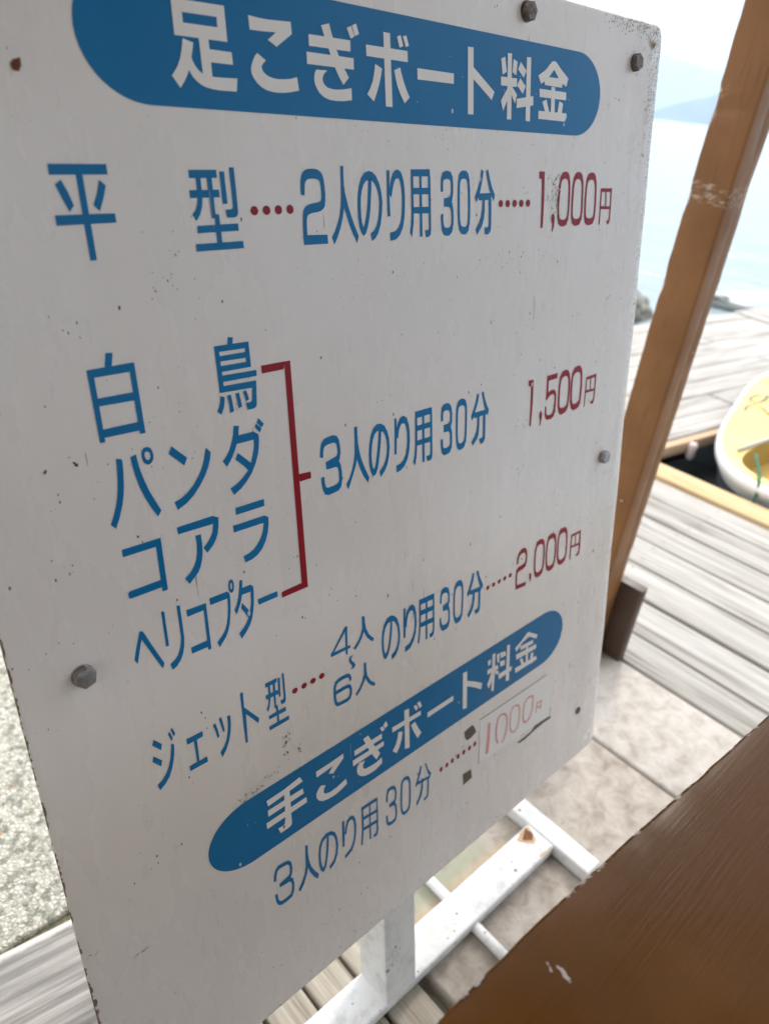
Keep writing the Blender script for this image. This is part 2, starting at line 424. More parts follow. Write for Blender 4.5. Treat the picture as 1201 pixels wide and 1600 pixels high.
hill('far_mountain', 7600, 2600, rad(-50), rad(100), hf2, MAT['forest'], 'pale blue mountain fading into cloud beyond the lake')
hill('near_hill', 3900, 900, rad(-45), rad(75), hf1, MAT['forest'], 'low blue wooded hill along the far shore of the lake')

hz = box_mesh('haze', -440, 11700, -8900, 8900, -1.6, 1100, None) if False else None
hb = bpy.data.meshes.new('haze')
X0, X1, Y0, Y1, Z0, Z1 = -450.5, 11801, -9001, 9001, -1.9, 1150
hb.from_pydata([(x, y, z) for x in (X0, X1) for y in (Y0, Y1) for z in (Z0, Z1)], [],
               [(0, 1, 3, 2), (4, 6, 7, 5), (0, 4, 5, 1), (2, 3, 7, 6), (0, 2, 6, 4), (1, 5, 7, 3)])
hm = bpy.data.materials.new('lake_haze'); hm.use_nodes = True; ht = hm.node_tree; ht.nodes.clear()
ho = ht.nodes.new('ShaderNodeOutputMaterial'); pv = ht.nodes.new('ShaderNodeVolumePrincipled')
pv.inputs['Color'].default_value = (.68, .82, 1.0, 1); pv.inputs['Density'].default_value = HAZE_DENSITY; pv.inputs['Anisotropy'].default_value = .1
ht.links.new(pv.outputs[0], ho.inputs['Volume']); hb.materials.append(hm)
tag(link('haze', hb), kind='stuff')['label'] = 'pale blue haze over the lake'

# ------------------------------------------------------------------ paving
def slab(name, x0, x1, y0, y1, mat, label, top=0.0, th=.25, bev=.006):
    cx, cy = (x0 + x1) / 2, (y0 + y1) / 2
    o = link(name, box_mesh(name, x0, x1, y0, y1, top - th, top, mat, bev)); tag(o, label, kind='structure'); return o
slab('kerb', 1.243, 1.528, -2.6, 4.5, MAT['slab'], 'pale concrete kerb slab beside the boardwalk', 0.0, .8)
slab('pavement', .585, 1.237, -2.6, 4.5, MAT['slab2'], 'stained concrete paving under the sign', -0.002)
slab('path', -3.5, .579, .79, 4.5, MAT['agg'], 'path of exposed cream and grey aggregate', -0.004)

def deck_boards(parent, data, spots, name='plank'):
    for i, (loc, rz, sc) in enumerate(spots):
        o = link(name, data, parent, loc, (rad(random.uniform(-.25, .25)), rad(random.uniform(-.25, .25)), rz)); o.scale = sc

slab('soil_joint', -3.5, .579, .70, .789, MAT['moss'], 'mossy soil joint between timber step and aggregate path', -0.016, .1, .002)
# sleepers and narrow boards of the step left of and under the sign
step = tag(empty('timber_step', (0, 0, 0)), 'rough grey timber step of wide sleepers beside the aggregate path', kind='structure')
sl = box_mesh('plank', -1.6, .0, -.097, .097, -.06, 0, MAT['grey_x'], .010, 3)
yaw = rad(-7)
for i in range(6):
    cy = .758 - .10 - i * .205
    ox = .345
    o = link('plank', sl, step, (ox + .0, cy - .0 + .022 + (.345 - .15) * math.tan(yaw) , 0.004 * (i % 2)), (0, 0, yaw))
nb = box_mesh('plank', -.033, .033, -.62, .29, -.05, -.001, MAT['grey_y'], .004, 2)
for i in range(3):
    link('plank', nb, step, (.385 + i * .0725, .46, random.uniform(-.003, .002)), (0, 0, rad(random.uniform(-.8, .8))))

# ------------------------------------------------------------------ near boardwalk
bw = tag(empty('boardwalk', (0, 0, 0)), 'silvered plank boardwalk along the water', kind='structure')
edges = [1.533, 1.663, 1.825, 1.983, 2.142, 2.298, 2.452, 2.612]
for i in range(len(edges) - 1):
    wd = edges[i + 1] - edges[i]; cx = (edges[i] + edges[i + 1]) / 2
    me = box_mesh('plank', -(wd / 2 - .0060), wd / 2 - .0060, -2.4, 2.4, -.038, 0, MAT['deck'], .004, 2)
    link('plank', me, bw, (cx, .9 + random.uniform(-.3, .3), random.uniform(-.002, .003)), (0, 0, rad(random.uniform(-.12, .12))))
link('edge_beam', box_mesh('edge_beam', -.062, .062, -2.4, 2.4, -.085, .012, MAT['fresh'], .006, 2), bw, (2.682, .9, 0))
for y in (-1, .1, 1.25, 2.4):
    link('joist', box_mesh('joist', 1.535, 2.60, -.04, .04, -.14, -.0395, MAT['dark'], .003), bw, (0, y, 0))
for y in (-.6, 1.7):
    link('pile', box_mesh('pile', -.07, .07, -.07, .07, -1.0, -.141, MAT['dark'], .01), bw, (2.52, y, 0))

# nail heads over the joists: too small to pick apart, one part
nv = []; nf = []
for i in range(len(edges) - 1):
    for y in (-1, .1, .78, 1.25, 2.4):
        for s in (.25, .75):
            x = edges[i] + (edges[i + 1] - edges[i]) * s + random.uniform(-.008, .008); yy = y + random.uniform(-.01, .01); k = len(nv)
            for q in range(8): nv.append((x + .0035 * math.cos(q * math.pi / 4), yy + .0035 * math.sin(q * math.pi / 4), .0042))
            nf.append(tuple(range(k, k + 8)))
tag(link('nails', mesh('nails', nv, nf, MAT['bolt_dark']), bw), kind='stuff')

# ------------------------------------------------------------------ far dock (own axes, turned 7.5 degrees)
fd = tag(empty('floating_dock', (3.05, 1.29, -.06), rad(-7.5)), 'bleached plank dock beyond the yellow boat', kind='structure')
for k in range(9):
    y0 = .012 + k * .158
    segs = [(0.0, .915), (.925, 2.95)] if k % 3 == 1 else ([(0.0, 1.95), (1.96, 2.95)] if k % 3 == 0 else [(0.0, 2.95)])
    for (a, b) in segs:
        me = box_mesh('plank', a, b - .004, y0, y0 + .149, -.036, 0, MAT['deck_x'], .004, 2)
        link('plank', me, fd, (0, 0, random.uniform(-.002, .003)), (0, 0, 0))
for k in range(10):
    x0 = 2.975 + k * .158
    link('plank', box_mesh('plank', x0, x0 + .150, .0, 1.44, -.036, .0, MAT['deck'], .004, 2), fd, (0, 0, random.uniform(.004, .010)))
link('fascia', box_mesh('fascia', -.01, 4.6, -.032, .008, -.062, -.006, MAT['fresh_x'], .004), fd)
link('fascia', box_mesh('fascia', -.04, -.011, -.03, 1.45, -.062, -.006, MAT['fresh_x'], .004), fd)
for x in (.4, 2.2, 4.0):
    link('float_box', box_mesh('float_box', x - .35, x + .35, .22, 1.36, -.62, -.064, MAT['dark'], .03, 3), fd)
fp = tube_mesh('fender_post', [(0, 0, -.088), (0, 0, -.075), (0, 0, -.022), (0, 0, -.008)], [.012, .019, .022, .016], None, 14)
t = NT('pale_pinkish_plastic'); fp.materials.clear(); fp.materials.append(t.fin((.62, .52, .49), .5, .4))
link('fender_post', fp, fd, (.235, -.054, 0))

# rocks at the far shore end of the dock
def rock(name, loc, s, seed, label):
    bm = bmesh.new(); bmesh.ops.create_icosphere(bm, subdivisions=4, radius=1)
    for v in bm.verts:
        p = v.co.copy(); k = 1 + .32 * noise.noise(p * 1.3 + Vector((seed, 0, 0))) + .12 * noise.noise(p * 4 + Vector((0, seed, 0)))
        v.co = Vector((p.x * s[0], p.y * s[1], p.z * s[2])) * k
    me = bpy.data.meshes.new(name); bm.to_mesh(me); bm.free(); me.materials.append(MAT['rock'])
    o = link(name, me, loc=loc); tag(o, label, 'rock'); return o
MAT['rock'] = m_concrete('grey_shore_rock', (.12, .115, .10), (.20, .19, .165), (.28, .27, .235), 5)
rock('shore_rock', (6.25, 3.42, -.34), (.42, .34, .25), 3.1, 'grey boulder seen between the sign edge and the ochre post')

# ------------------------------------------------------------------ yellow boat
def yellow_boat():
    root = tag(empty('pedal_boat', (0, 0, 0)), 'yellow deck boat with white rim and number 28 moored between boardwalk and dock', 'boat')
    BX, BY, A, B, yawb, n = BOAT
    cy, sy = math.cos(yawb), math.sin(yawb)
    def P(th, k, z, x_off=0):
        c, s = math.cos(th), math.sin(th)
        x = A * k * math.copysign(abs(c) ** (2 / n), c); y = B * k * math.copysign(abs(s) ** (2 / n), s)
        return (BX + x * cy - y * sy, BY + x * sy + y * cy, z)
    T = 72; ths = [2 * math.pi * i / T for i in range(T)]
    def loft(name, rings, mat, close=False):
        V = [P(th, k, z) for k, z in rings for th in ths]; Fc = []
        for r in range(len(rings) - 1):
            for i in range(T):
                Fc.append((r * T + i, r * T + (i + 1) % T, (r + 1) * T + (i + 1) % T, (r + 1) * T + i))
        if close: Fc.append(tuple((len(rings) - 1) * T + i for i in range(T)))
        return mesh(name, V, Fc, mat, True)
    tt = NT('white_gelcoat'); o = tt.tc.outputs['Object']
    wht = tt.fin(tt.mix(tt.step(tt.noise(o, 6, 5, .6), .4, .7, 0, .35), (.74, .74, .72), (.52, .52, .50)), .35, .5)
    tt = NT('yellow_gelcoat'); o = tt.tc.outputs['Object']
    yel = tt.fin(tt.mix(tt.step(tt.noise(o, 5, 6, .65), .35, .7, 0, .6), (.66, .46, .085), (.68, .53, .18)), .45, .4)
    tt = NT('shaded_yellow_footwell'); o = tt.tc.outputs['Object']
    och = tt.fin(tt.mix(tt.step(tt.noise(o, 5, 6, .65), .35, .7, 0, .6), (.38, .25, .06), (.28, .19, .05)), .6, .3)  # cockpit shade put into a darker yellow for the footwell
    tt = NT('hull_shade_colour'); drk = tt.fin((.05, .05, .055), .5, .4)  # shade below the rim put into the hull's colour
    h = loft('hull', [(.962, BZ + .010), (.975, BZ + .018), (.992, BZ + .012), (1.0, BZ - .004), (.992, BZ - .022), (.965, BZ - .05), (.93, BZ - .085)], wht)
    link('hull', h, root)
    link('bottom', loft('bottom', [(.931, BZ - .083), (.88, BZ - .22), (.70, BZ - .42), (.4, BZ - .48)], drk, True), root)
    # yellow deck with a rectangular footwell cut into it: ring from outline to a rounded rectangle hole
    def outl(k): return [P(th, k, BZ + .012) for th in ths]
    wcx, wcy, wa, wb, wyw = WELL
    def W(x, y, z):
        return (wcx + x * math.cos(wyw) - y * math.sin(wyw), wcy + x * math.sin(wyw) + y * math.cos(wyw), z)
    hole = []
    for th in ths:
        c, s = math.cos(th + yawb - wyw), math.sin(th + yawb - wyw); m = 3.6
        hole.append((wa * math.copysign(abs(c) ** (2 / m), c), wb * math.copysign(abs(s) ** (2 / m), s)))
    V = outl(.966) + [W(x, y, BZ + .018) for x, y in hole]
    Fc = [(i, (i + 1) % T, T + (i + 1) % T, T + i) for i in range(T)]
    link('deck', mesh('deck', V, Fc, yel, True), root)
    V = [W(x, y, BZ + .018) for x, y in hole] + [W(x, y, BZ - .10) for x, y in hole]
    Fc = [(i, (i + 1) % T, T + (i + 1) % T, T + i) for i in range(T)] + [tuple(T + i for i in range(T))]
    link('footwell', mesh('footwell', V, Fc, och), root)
    # pale grey lip along the far side of the well
    tt = NT('grey_trim'); gt = tt.fin((.42, .40, .38), .5, .4)
    link('trim_strip', tube_mesh('trim_strip', [W(-wa * .72, wb + .004, BZ + .024), W(0, wb + .006, BZ + .026), W(wa * .9, wb + .004, BZ + .024)], .009, gt, 8), root)
    wd = box_mesh('seat', -.11, .11, -wb + .012, wb - .012, BZ - .035, BZ - .008, yel, .01, 3)
    link('seat', wd, root, (wcx + .20, wcy, 0), (0, 0, wyw))
    # number 28 in thin dark outline strokes on the deck
    tt = NT('dark_number_paint'); ink = tt.fin((.12, .12, .085), .6, .3)
    def stroke(name, pts, wd):
        V = []; Fc = []
        for i, p in enumerate(pts):
            a = Vector(pts[max(0, i - 1)]); b = Vector(pts[min(len(pts) - 1, i + 1)]); d = (b - a).normalized(); q = Vector((-d.y, d.x)) * wd / 2
            V += [(p[0] + q.x, p[1] + q.y, BZ + .0200), (p[0] - q.x, p[1] - q.y, BZ + .0200)]
        for i in range(len(pts) - 1): Fc.append((2 * i, 2 * i + 1, 2 * i + 3, 2 * i + 2))
        return link(name, mesh(name, V, Fc, ink), root)
    for pts in NUM28: stroke('digit', pts, .012)
    return root
GLYPHS = [
('letter','white','title',[('P',[5700,8905,6489,8921,6359,8777,5841,8769]),('P',[6489,8921,6493,8504,6357,8658,6359,8777]),('P',[6493,8504,5697,8497,5842,8651,6357,8658]),('P',[5697,8497,5700,8905,5841,8769,5842,8651]),('P',[6051,8511,6198,8500,6204,8049,6060,8075]),('P',[6191,8389,6546,8388,6549,8239,6196,8237]),('P',[5810,8472,5962,8438,5937,8353,5909,8265,5884,8177,5840,8087,5776,7989,5699,7896,5591,8029,5654,8101,5699,8160,5739,8236,5767,8312,5790,8386]),('P',[5909,8265,5926,8218,5959,8166,6001,8124,6054,8091,6125,8072,6206,8066,6391,8069,6599,8078,6572,7915,6304,7911,6187,7917,6090,7933,6015,7958,5952,7997,5909,8034,5875,8078,5847,8137])]),
('letter','white','title',[('P',[6867,8864,7021,8853,7181,8851,7383,8860,7593,8873,7598,8721,7314,8534,7170,8604,7317,8711,7093,8698,6876,8694]),('P',[6970,8423,6924,8380,6887,8322,6858,8267,6843,8214,6849,8156,6884,8099,6933,8048,7001,8003,7090,7972,7200,7957,7304,7955,7410,7963,7538,7983,7669,8012,7646,8183,7534,8153,7427,8138,7312,8129,7218,8134,7145,8146,7092,8170,7049,8201,7027,8243,7030,8273,7051,8298,7107,8346])]),
('letter','white','title',[('P',[7906,8758,8716,8766,8711,8617,7904,8610]),('P',[7850,8530,8772,8534,8768,8379,7850,8373]),('P',[8153,8897,8309,8941,8334,8855,8369,8763,8414,8650,8470,8537,8557,8396,8658,8261,8542,8153,8462,8252,8385,8373,8329,8481,8285,8595,8243,8680,8204,8765]),('P',[8013,8312,7978,8253,7966,8189,7976,8127,8008,8066,8059,8006,8135,7961,8238,7931,8365,7922,8528,7930,8706,7954,8705,8122,8582,8098,8462,8083,8376,8078,8291,8080,8218,8093,8167,8121,8137,8155,8127,8195,8139,8239,8168,8276,8228,8321]),('P',[8654,8924,8742,8958,8806,8830,8726,8789]),('P',[8758,8967,8846,9003,8900,8869,8815,8834])]),
('letter','white','title',[('P',[9039,8747,9959,8752,9963,8593,9043,8593]),('P',[9420,8960,9565,8959,9592,7915,9439,7914]),('P',[9226,8501,9373,8448,9345,8341,9303,8225,9246,8100,9175,7970,9036,8062,9109,8157,9165,8259,9200,8381]),('P',[9645,8450,9780,8500,9815,8404,9862,8300,9922,8188,9995,8083,9875,7988,9787,8103,9712,8226,9673,8338]),('P',[9719,8928,9804,8960,9861,8810,9775,8781]),('P',[9853,8947,9931,8970,9992,8831,9918,8801])]),
('letter','white','title',[('P',[10186,8529,11099,8530,11101,8370,10189,8365])]),
('letter','white','title',[('P',[11464,8974,11616,8978,11644,7923,11489,7919]),('P',[11610,8682,12228,8331,12156,8190,11622,8492])]),
('letter','white','title',[('P',[12594,8990,12715,8996,12759,7901,12625,7898]),('P',[13175,8984,13310,8989,13351,7899,13212,7901]),('P',[12401,8883,12518,8925,12573,8684,12455,8630]),('P',[12768,8915,12891,8878,12864,8651,12750,8694]),('P',[12410,8595,12893,8601,12896,8459,12417,8450]),('P',[12989,8884,13176,8754,13098,8628,12916,8758]),('P',[12992,8614,13168,8494,13087,8358,12901,8488]),('P',[12686,8510,12424,8199,12497,8031,12717,8379]),('P',[12711,8485,12905,8330,12848,8179,12733,8327]),('P',[12899,8262,13427,8346,13433,8184,12903,8104])]),
('letter','white','title',[('P',[14007,8993,14072,8997,14079,8852,13913,8709,13784,8630,13665,8573,13566,8707,13801,8828]),('P',[14072,8997,14126,8995,14342,8867,14582,8741,14524,8589,14367,8643,14255,8715,14079,8852]),('P',[13759,8705,14403,8722,14376,8559,13790,8564]),('P',[13620,8488,14536,8489,14544,8347,13639,8346]),('P',[14015,8550,14140,8550,14166,8077,14035,8088]),('P',[13728,8268,13868,8315,13988,8085,13854,8078]),('P',[14309,8316,14445,8283,14418,8081,14259,8082]),('P',[13618,8101,14587,8111,14595,8042,14539,7957,13623,7960])]),
('letter','blue','sign',[('P',[3779,6946,4516,6957,4516,6835,3774,6824]),('P',[4104,6838,4188,6839,4195,5814,4109,5812]),('P',[3824,6715,3906,6770,3966,6637,4016,6474,3949,6401,3890,6546]),('P',[4393,6774,4468,6706,4411,6555,4339,6407,4267,6475,4335,6606]),('P',[3760,6365,4535,6375,4537,6261,3757,6245])]),
('letter','blue','sign',[('P',[5676,6909,6117,6916,6118,6811,5676,6805]),('P',[5659,6652,6131,6659,6132,6558,5658,6551]),('P',[5776,6812,5853,6813,5852,6656,5846,6532,5829,6435,5784,6338,5717,6252,5665,6338,5725,6402,5760,6478,5775,6560,5777,6683]),('P',[5950,6814,6030,6815,6033,6334,6018,6280,5962,6281,5960,6503]),('P',[6166,6895,6242,6896,6249,6472,6169,6469]),('P',[6331,6950,6408,6951,6414,6642,6416,6384,6410,6334,6394,6305,6359,6288,6313,6285,6223,6287,6206,6395,6290,6395,6318,6403,6333,6421,6339,6543]),('P',[6016,6334,6090,6335,6099,5942,6015,5943]),('P',[5717,6188,6394,6203,6398,6104,5712,6090]),('P',[5665,5946,6455,5957,6456,5857,5662,5846])]),
('dot','red','sign',[('P',[6769,6371,6765,6393,6753,6412,6735,6427,6713,6435,6689,6435,6667,6427,6649,6412,6637,6393,6633,6371,6637,6349,6649,6329,6667,6315,6689,6307,6713,6307,6735,6315,6753,6329,6765,6349])]),
('dot','red','sign',[('P',[6988,6373,6984,6396,6972,6415,6954,6430,6932,6438,6908,6438,6886,6430,6868,6415,6856,6396,6852,6373,6856,6351,6868,6331,6886,6317,6908,6309,6932,6309,6954,6317,6972,6331,6984,6351])]),
('dot','red','sign',[('P',[7206,6376,7202,6399,7190,6418,7172,6433,7150,6441,7126,6441,7104,6433,7086,6418,7075,6399,7071,6376,7075,6353,7086,6333,7104,6319,7126,6311,7150,6311,7172,6319,7190,6333,7202,6353])]),
('dot','red','sign',[('P',[7425,6380,7421,6403,7409,6423,7391,6438,7370,6446,7346,6446,7324,6438,7306,6423,7295,6403,7291,6380,7295,6357,7306,6337,7324,6322,7346,6314,7370,6314,7391,6322,7409,6337,7421,6357])]),
('digit','blue','sign',[('P',[7591,6581,7584,6664,7593,6763,7609,6838,7639,6898,7679,6933,7743,6954,7827,6960,7911,6955,7978,6933,8024,6891,8048,6835,8065,6719,8072,6610,8067,6500,8052,6422,8018,6378,7968,6349,7895,6331,7808,6322,7732,6306,7692,6283,7673,6232,7665,6114,7664,5996,8074,5989,8080,5850,7588,5850,7584,6006,7589,6164,7600,6288,7614,6358,7652,6407,7712,6442,7787,6459,7884,6471,7950,6484,7978,6504,7990,6548,7992,6610,7988,6703,7974,6777,7942,6806,7879,6818,7805,6817,7748,6811,7709,6794,7681,6756,7667,6687,7660,6580])]),
('letter','blue','sign',[('P',[8411,7010,8471,7008,8467,6862,8471,6720,8487,6609,8520,6497,8548,6400,8589,6293,8661,6118,8747,5948,8712,5831,8629,5969,8555,6121,8505,6254,8456,6393,8417,6239,8356,6078,8290,5948,8214,5833,8165,5945,8235,6032,8296,6145,8345,6257,8381,6402,8398,6562,8406,6799])]),
('letter','blue','sign',[('S',[9077,6821,9067,6663,9049,6495,9030,6340,9000,6198,8959,6071,8917,5981,8864,5938,8810,5992,8771,6094,8751,6238,8747,6399,8758,6561,8790,6708,8845,6835,8924,6919,9019,6945,9100,6931,9180,6871,9250,6759,9293,6625,9314,6477,9298,6289,9264,6120,9202,5976,9127,5890,9046,5851,9007,6836,8997,6684,8981,6524,8962,6381,8936,6257,8902,6150,8875,6091,8867,6085,8857,6095,8836,6151,8821,6258,8817,6394,8826,6527,8851,6639,8891,6731,8947,6791,9021,6811,9083,6801,9143,6755,9196,6671,9228,6573,9242,6471,9230,6323,9202,6187,9155,6078,9099,6014,9028,5980])]),
('letter','blue','sign',[('P',[9430,6963,9495,6964,9484,6624,9488,6438,9496,6233,9430,6235,9426,6557]),('S',[9462,6595,9491,6707,9528,6824,9577,6925,9642,6972,9706,6975,9772,6932,9819,6828,9846,6691,9857,6541,9853,6376,9837,6206,9797,6045,9720,5925,9630,5858,9486,5836,9527,6535,9555,6642,9586,6742,9619,6809,9657,6836,9695,6838,9730,6815,9756,6758,9775,6658,9784,6535,9781,6390,9768,6248,9738,6131,9683,6044,9613,5993,9480,5972])]),
('letter','blue','sign',[('P',[10010,6984,10487,6994,10494,6878,10014,6873]),('P',[10008,6876,10066,6877,10073,6274,10068,6133,10046,5991,10022,5871,9970,5958,9999,6081,10012,6222,10013,6554]),('P',[10221,6878,10275,6879,10292,5874,10231,5876]),('P',[10442,6881,10500,6881,10514,6266,10518,5976,10507,5908,10467,5871,10382,5858,10361,5984,10425,5979,10453,5992,10462,6032,10458,6375]),('P',[10063,6689,10471,6693,10476,6584,10062,6585]),('P',[10058,6375,10484,6378,10483,6267,10056,6271])]),
('digit','blue','sign',[('S',[10779,6621,10776,6731,10783,6848,10821,6942,10891,6973,10967,6976,11043,6957,11094,6881,11115,6740,11113,6596,11086,6471,11022,6401,10870,6377,10840,6630,10837,6727,10840,6788,10853,6817,10897,6837,10964,6840,11022,6825,11043,6794,11054,6720,11052,6629,11040,6573,11006,6535,10866,6513]),('S',[10869,6514,11020,6505,11089,6441,11122,6319,11134,6185,11128,6044,11092,5928,11025,5871,10943,5864,10858,5888,10809,5979,10790,6096,10780,6235,10867,6373,11007,6365,11046,6329,11063,6266,11071,6177,11068,6095,11052,6044,11013,6011,10946,6005,10884,6022,10862,6063,10850,6132,10842,6257])]),
('digit','blue','sign',[('R',[11242,6454,11239,6642,11246,6807,11277,6928,11342,6981,11407,6987,11474,6982,11533,6937,11572,6828,11590,6671,11601,6478,11603,6264,11598,6075,11563,5936,11497,5876,11418,5870,11352,5888,11295,5951,11262,6076,11245,6243,11303,6459,11300,6638,11305,6764,11319,6816,11354,6844,11408,6850,11462,6845,11496,6819,11516,6764,11530,6645,11540,6467,11542,6267,11538,6115,11521,6046,11484,6013,11420,6008,11369,6021,11338,6056,11319,6128,11306,6261])]),
('letter','blue','sign',[('P',[11912,7015,11976,6985,11936,6789,11879,6602,11780,6429,11734,6524,11793,6639,11857,6789]),('P',[12049,6991,12108,7018,12173,6847,12244,6696,12332,6572,12304,6457,12235,6544,12154,6677,12093,6828]),('P',[11832,6594,12216,6601,12221,6477,11852,6474]),('P',[11962,6488,12033,6488,12034,6296,12014,6142,11964,6008,11818,5852,11773,5951,11865,6068,11925,6183,11956,6317]),('P',[12149,6487,12228,6486,12243,6059,12238,5941,12208,5882,12150,5849,12058,5848,12039,5982,12121,5978,12154,5992,12165,6041])]),
('dot','red','sign',[('P',[12597,6408,12593,6431,12581,6452,12562,6467,12539,6475,12514,6475,12491,6467,12472,6452,12460,6431,12456,6408,12460,6385,12472,6364,12491,6349,12514,6341,12539,6341,12562,6349,12581,6364,12593,6385])]),
('dot','red','sign',[('P',[12819,6406,12815,6429,12802,6450,12783,6466,12760,6474,12735,6474,12711,6466,12692,6450,12680,6429,12675,6406,12680,6382,12692,6361,12711,6346,12735,6338,12760,6338,12783,6346,12802,6361,12815,6382])]),
('dot','red','sign',[('P',[13046,6405,13041,6429,13028,6450,13009,6466,12985,6474,12959,6474,12935,6466,12916,6450,12903,6429,12899,6405,12903,6382,12916,6361,12935,6345,12959,6337,12985,6337,13009,6345,13028,6361,13041,6382])]),
('dot','red','sign',[('P',[13266,6405,13261,6429,13248,6450,13228,6466,13204,6474,13178,6474,13153,6466,13133,6450,13120,6429,13116,6405,13120,6381,13133,6360,13153,6344,13178,6336,13204,6336,13228,6344,13248,6360,13261,6381])]),
('dot','red','sign',[('P',[13493,6407,13488,6431,13475,6452,13455,6468,13430,6477,13403,6477,13378,6468,13358,6452,13345,6431,13340,6407,13345,6383,13358,6361,13378,6345,13403,6337,13430,6337,13455,6345,13475,6361,13488,6383])]),
('digit','red','sign',[('P',[13758,7005,13943,7008,13961,6741,13974,6432,13968,5912,13892,5915,13885,6330,13867,6740,13856,6866,13770,6871])]),
('comma','red','sign',[('P',[14321,6197,14362,6175,14388,6110,14389,6025,14377,5917,14327,5822,14298,5833,14309,5919,14310,5994,14275,6027,14261,6092,14277,6166])]),
('digit','red','sign',[('R',[14693,7019,14781,7008,14848,6949,14894,6817,14914,6649,14921,6449,14923,6245,14905,6058,14833,5946,14723,5917,14614,5927,14532,5981,14488,6097,14469,6270,14466,6496,14484,6721,14520,6907,14594,6999,14694,6878,14767,6869,14808,6833,14835,6755,14850,6626,14857,6442,14859,6258,14847,6141,14809,6081,14721,6058,14625,6067,14569,6103,14547,6161,14533,6288,14531,6486,14546,6681,14571,6808,14614,6862])]),
('digit','red','sign',[('R',[15187,7019,15279,7009,15354,6949,15403,6811,15425,6651,15434,6449,15444,6241,15430,6058,15354,5945,15240,5918,15136,5925,15054,5978,15007,6096,14989,6284,14984,6497,14984,6716,15021,6904,15093,6999,15189,6876,15265,6867,15312,6829,15343,6745,15359,6624,15367,6434,15376,6246,15368,6141,15330,6083,15238,6062,15147,6068,15092,6103,15069,6162,15055,6302,15051,6500,15051,6687,15074,6806,15115,6860])]),
('digit','red','sign',[('R',[15716,7016,15812,7005,15885,6944,15938,6804,15960,6653,15973,6443,15976,6230,15962,6058,15889,5944,15766,5917,15653,5924,15572,5975,15522,6095,15501,6286,15495,6494,15497,6717,15530,6901,15610,6996,15717,6869,15797,6860,15842,6823,15875,6735,15892,6622,15903,6431,15906,6240,15898,6141,15863,6085,15763,6063,15664,6070,15611,6103,15586,6164,15570,6307,15565,6497,15566,6689,15586,6800,15631,6853])]),
('letter','red','sign',[('P',[16139,6693,16603,6694,16607,6614,16151,6615]),('P',[16132,6682,16181,6682,16196,5915,16146,5916]),('P',[16545,6682,16605,6682,16621,6248,16620,6027,16579,5935,16513,5913,16468,5991,16536,5999,16568,6063,16569,6340]),('P',[16328,6693,16374,6693,16419,6296,16369,6297]),('P',[16161,6318,16602,6305,16599,6243,16163,6250])]),
('letter','blue','sign',[('P',[4103,4626,4199,4613,4155,4420,4055,4420]),('P',[3806,4434,4457,4444,4480,4438,4482,4323,3804,4319]),('P',[3806,4434,3890,4421,3892,3414,3815,3416]),('P',[4400,4432,4483,4440,4494,3417,4408,3422]),('P',[3884,4033,4406,4035,4412,3916,3887,3923]),('P',[3884,3596,4411,3601,4415,3473,3892,3476])]),
('letter','blue','sign',[('P',[6021,4601,6113,4586,6091,4482,6001,4488]),('P',[5769,4494,5843,4494,5862,3874,5862,3777,5780,3779]),('P',[6312,4491,6383,4490,6386,4095,6307,4097]),('P',[5834,4493,6328,4491,6321,4395,5836,4400]),('P',[5836,4336,6314,4338,6316,4247,5844,4254]),('P',[5843,4186,6388,4183,6386,4095,5850,4094]),('P',[5851,4038,6480,4031,6475,3938,5847,3937]),('P',[5849,3876,6452,3869,6450,3761,5856,3778]),('P',[6386,3862,6457,3863,6430,3500,6419,3458,6390,3434,6327,3423,6247,3430,6229,3541,6300,3542,6337,3549,6354,3575]),('P',[5783,3729,5856,3704,5843,3626,5820,3537,5766,3440,5701,3500,5744,3568,5768,3639]),('P',[5902,3716,5969,3724,5985,3599,5994,3452,5926,3436,5923,3577]),('P',[6052,3723,6118,3732,6137,3606,6150,3500,6086,3481,6073,3600]),('P',[6191,3730,6252,3745,6274,3667,6289,3592,6232,3568,6216,3652])]),
('bracket','red','sign',[('P',[6577,4083,7033,4086,7004,3960,6579,3956]),('P',[7026,4082,7147,4085,7172,-119,7039,14]),('P',[6586,0,7045,15,7170,-114,6586,-116]),('P',[7153,2104,7411,2088,7413,1964,7164,1963])]),
('letter','blue','sign',[('P',[3994,3142,4071,3124,4086,3091,4076,2932,4047,2711,4018,2570,3982,2448,3912,2275,3827,2110,3760,2195,3819,2303,3873,2429,3920,2565,3949,2705,3974,2861,3988,3003]),('P',[4212,3117,4301,3140,4309,3037,4327,2894,4366,2718,4415,2545,4489,2353,4559,2185,4491,2106,4407,2273,4333,2457,4277,2633,4240,2817,4222,2961]),('R',[4487,3209,4526,3186,4553,3138,4563,3072,4553,3008,4518,2960,4476,2941,4438,2953,4402,2988,4383,3046,4379,3108,4393,3166,4431,3207,4478,3142,4497,3131,4510,3109,4515,3073,4510,3042,4493,3019,4473,3010,4457,3015,4440,3032,4429,3064,4427,3101,4433,3126,4447,3141])]),
('letter','blue','sign',[('P',[4861,3135,5094,2898,5029,2786,4916,2911,4801,3027]),('P',[5430,2983,5503,2892,5480,2789,5436,2676,5362,2545,5259,2412,5128,2279,4983,2177,4824,2116,4789,2254,4907,2287,5026,2351,5141,2444,5241,2558,5324,2687,5371,2797,5399,2895])]),
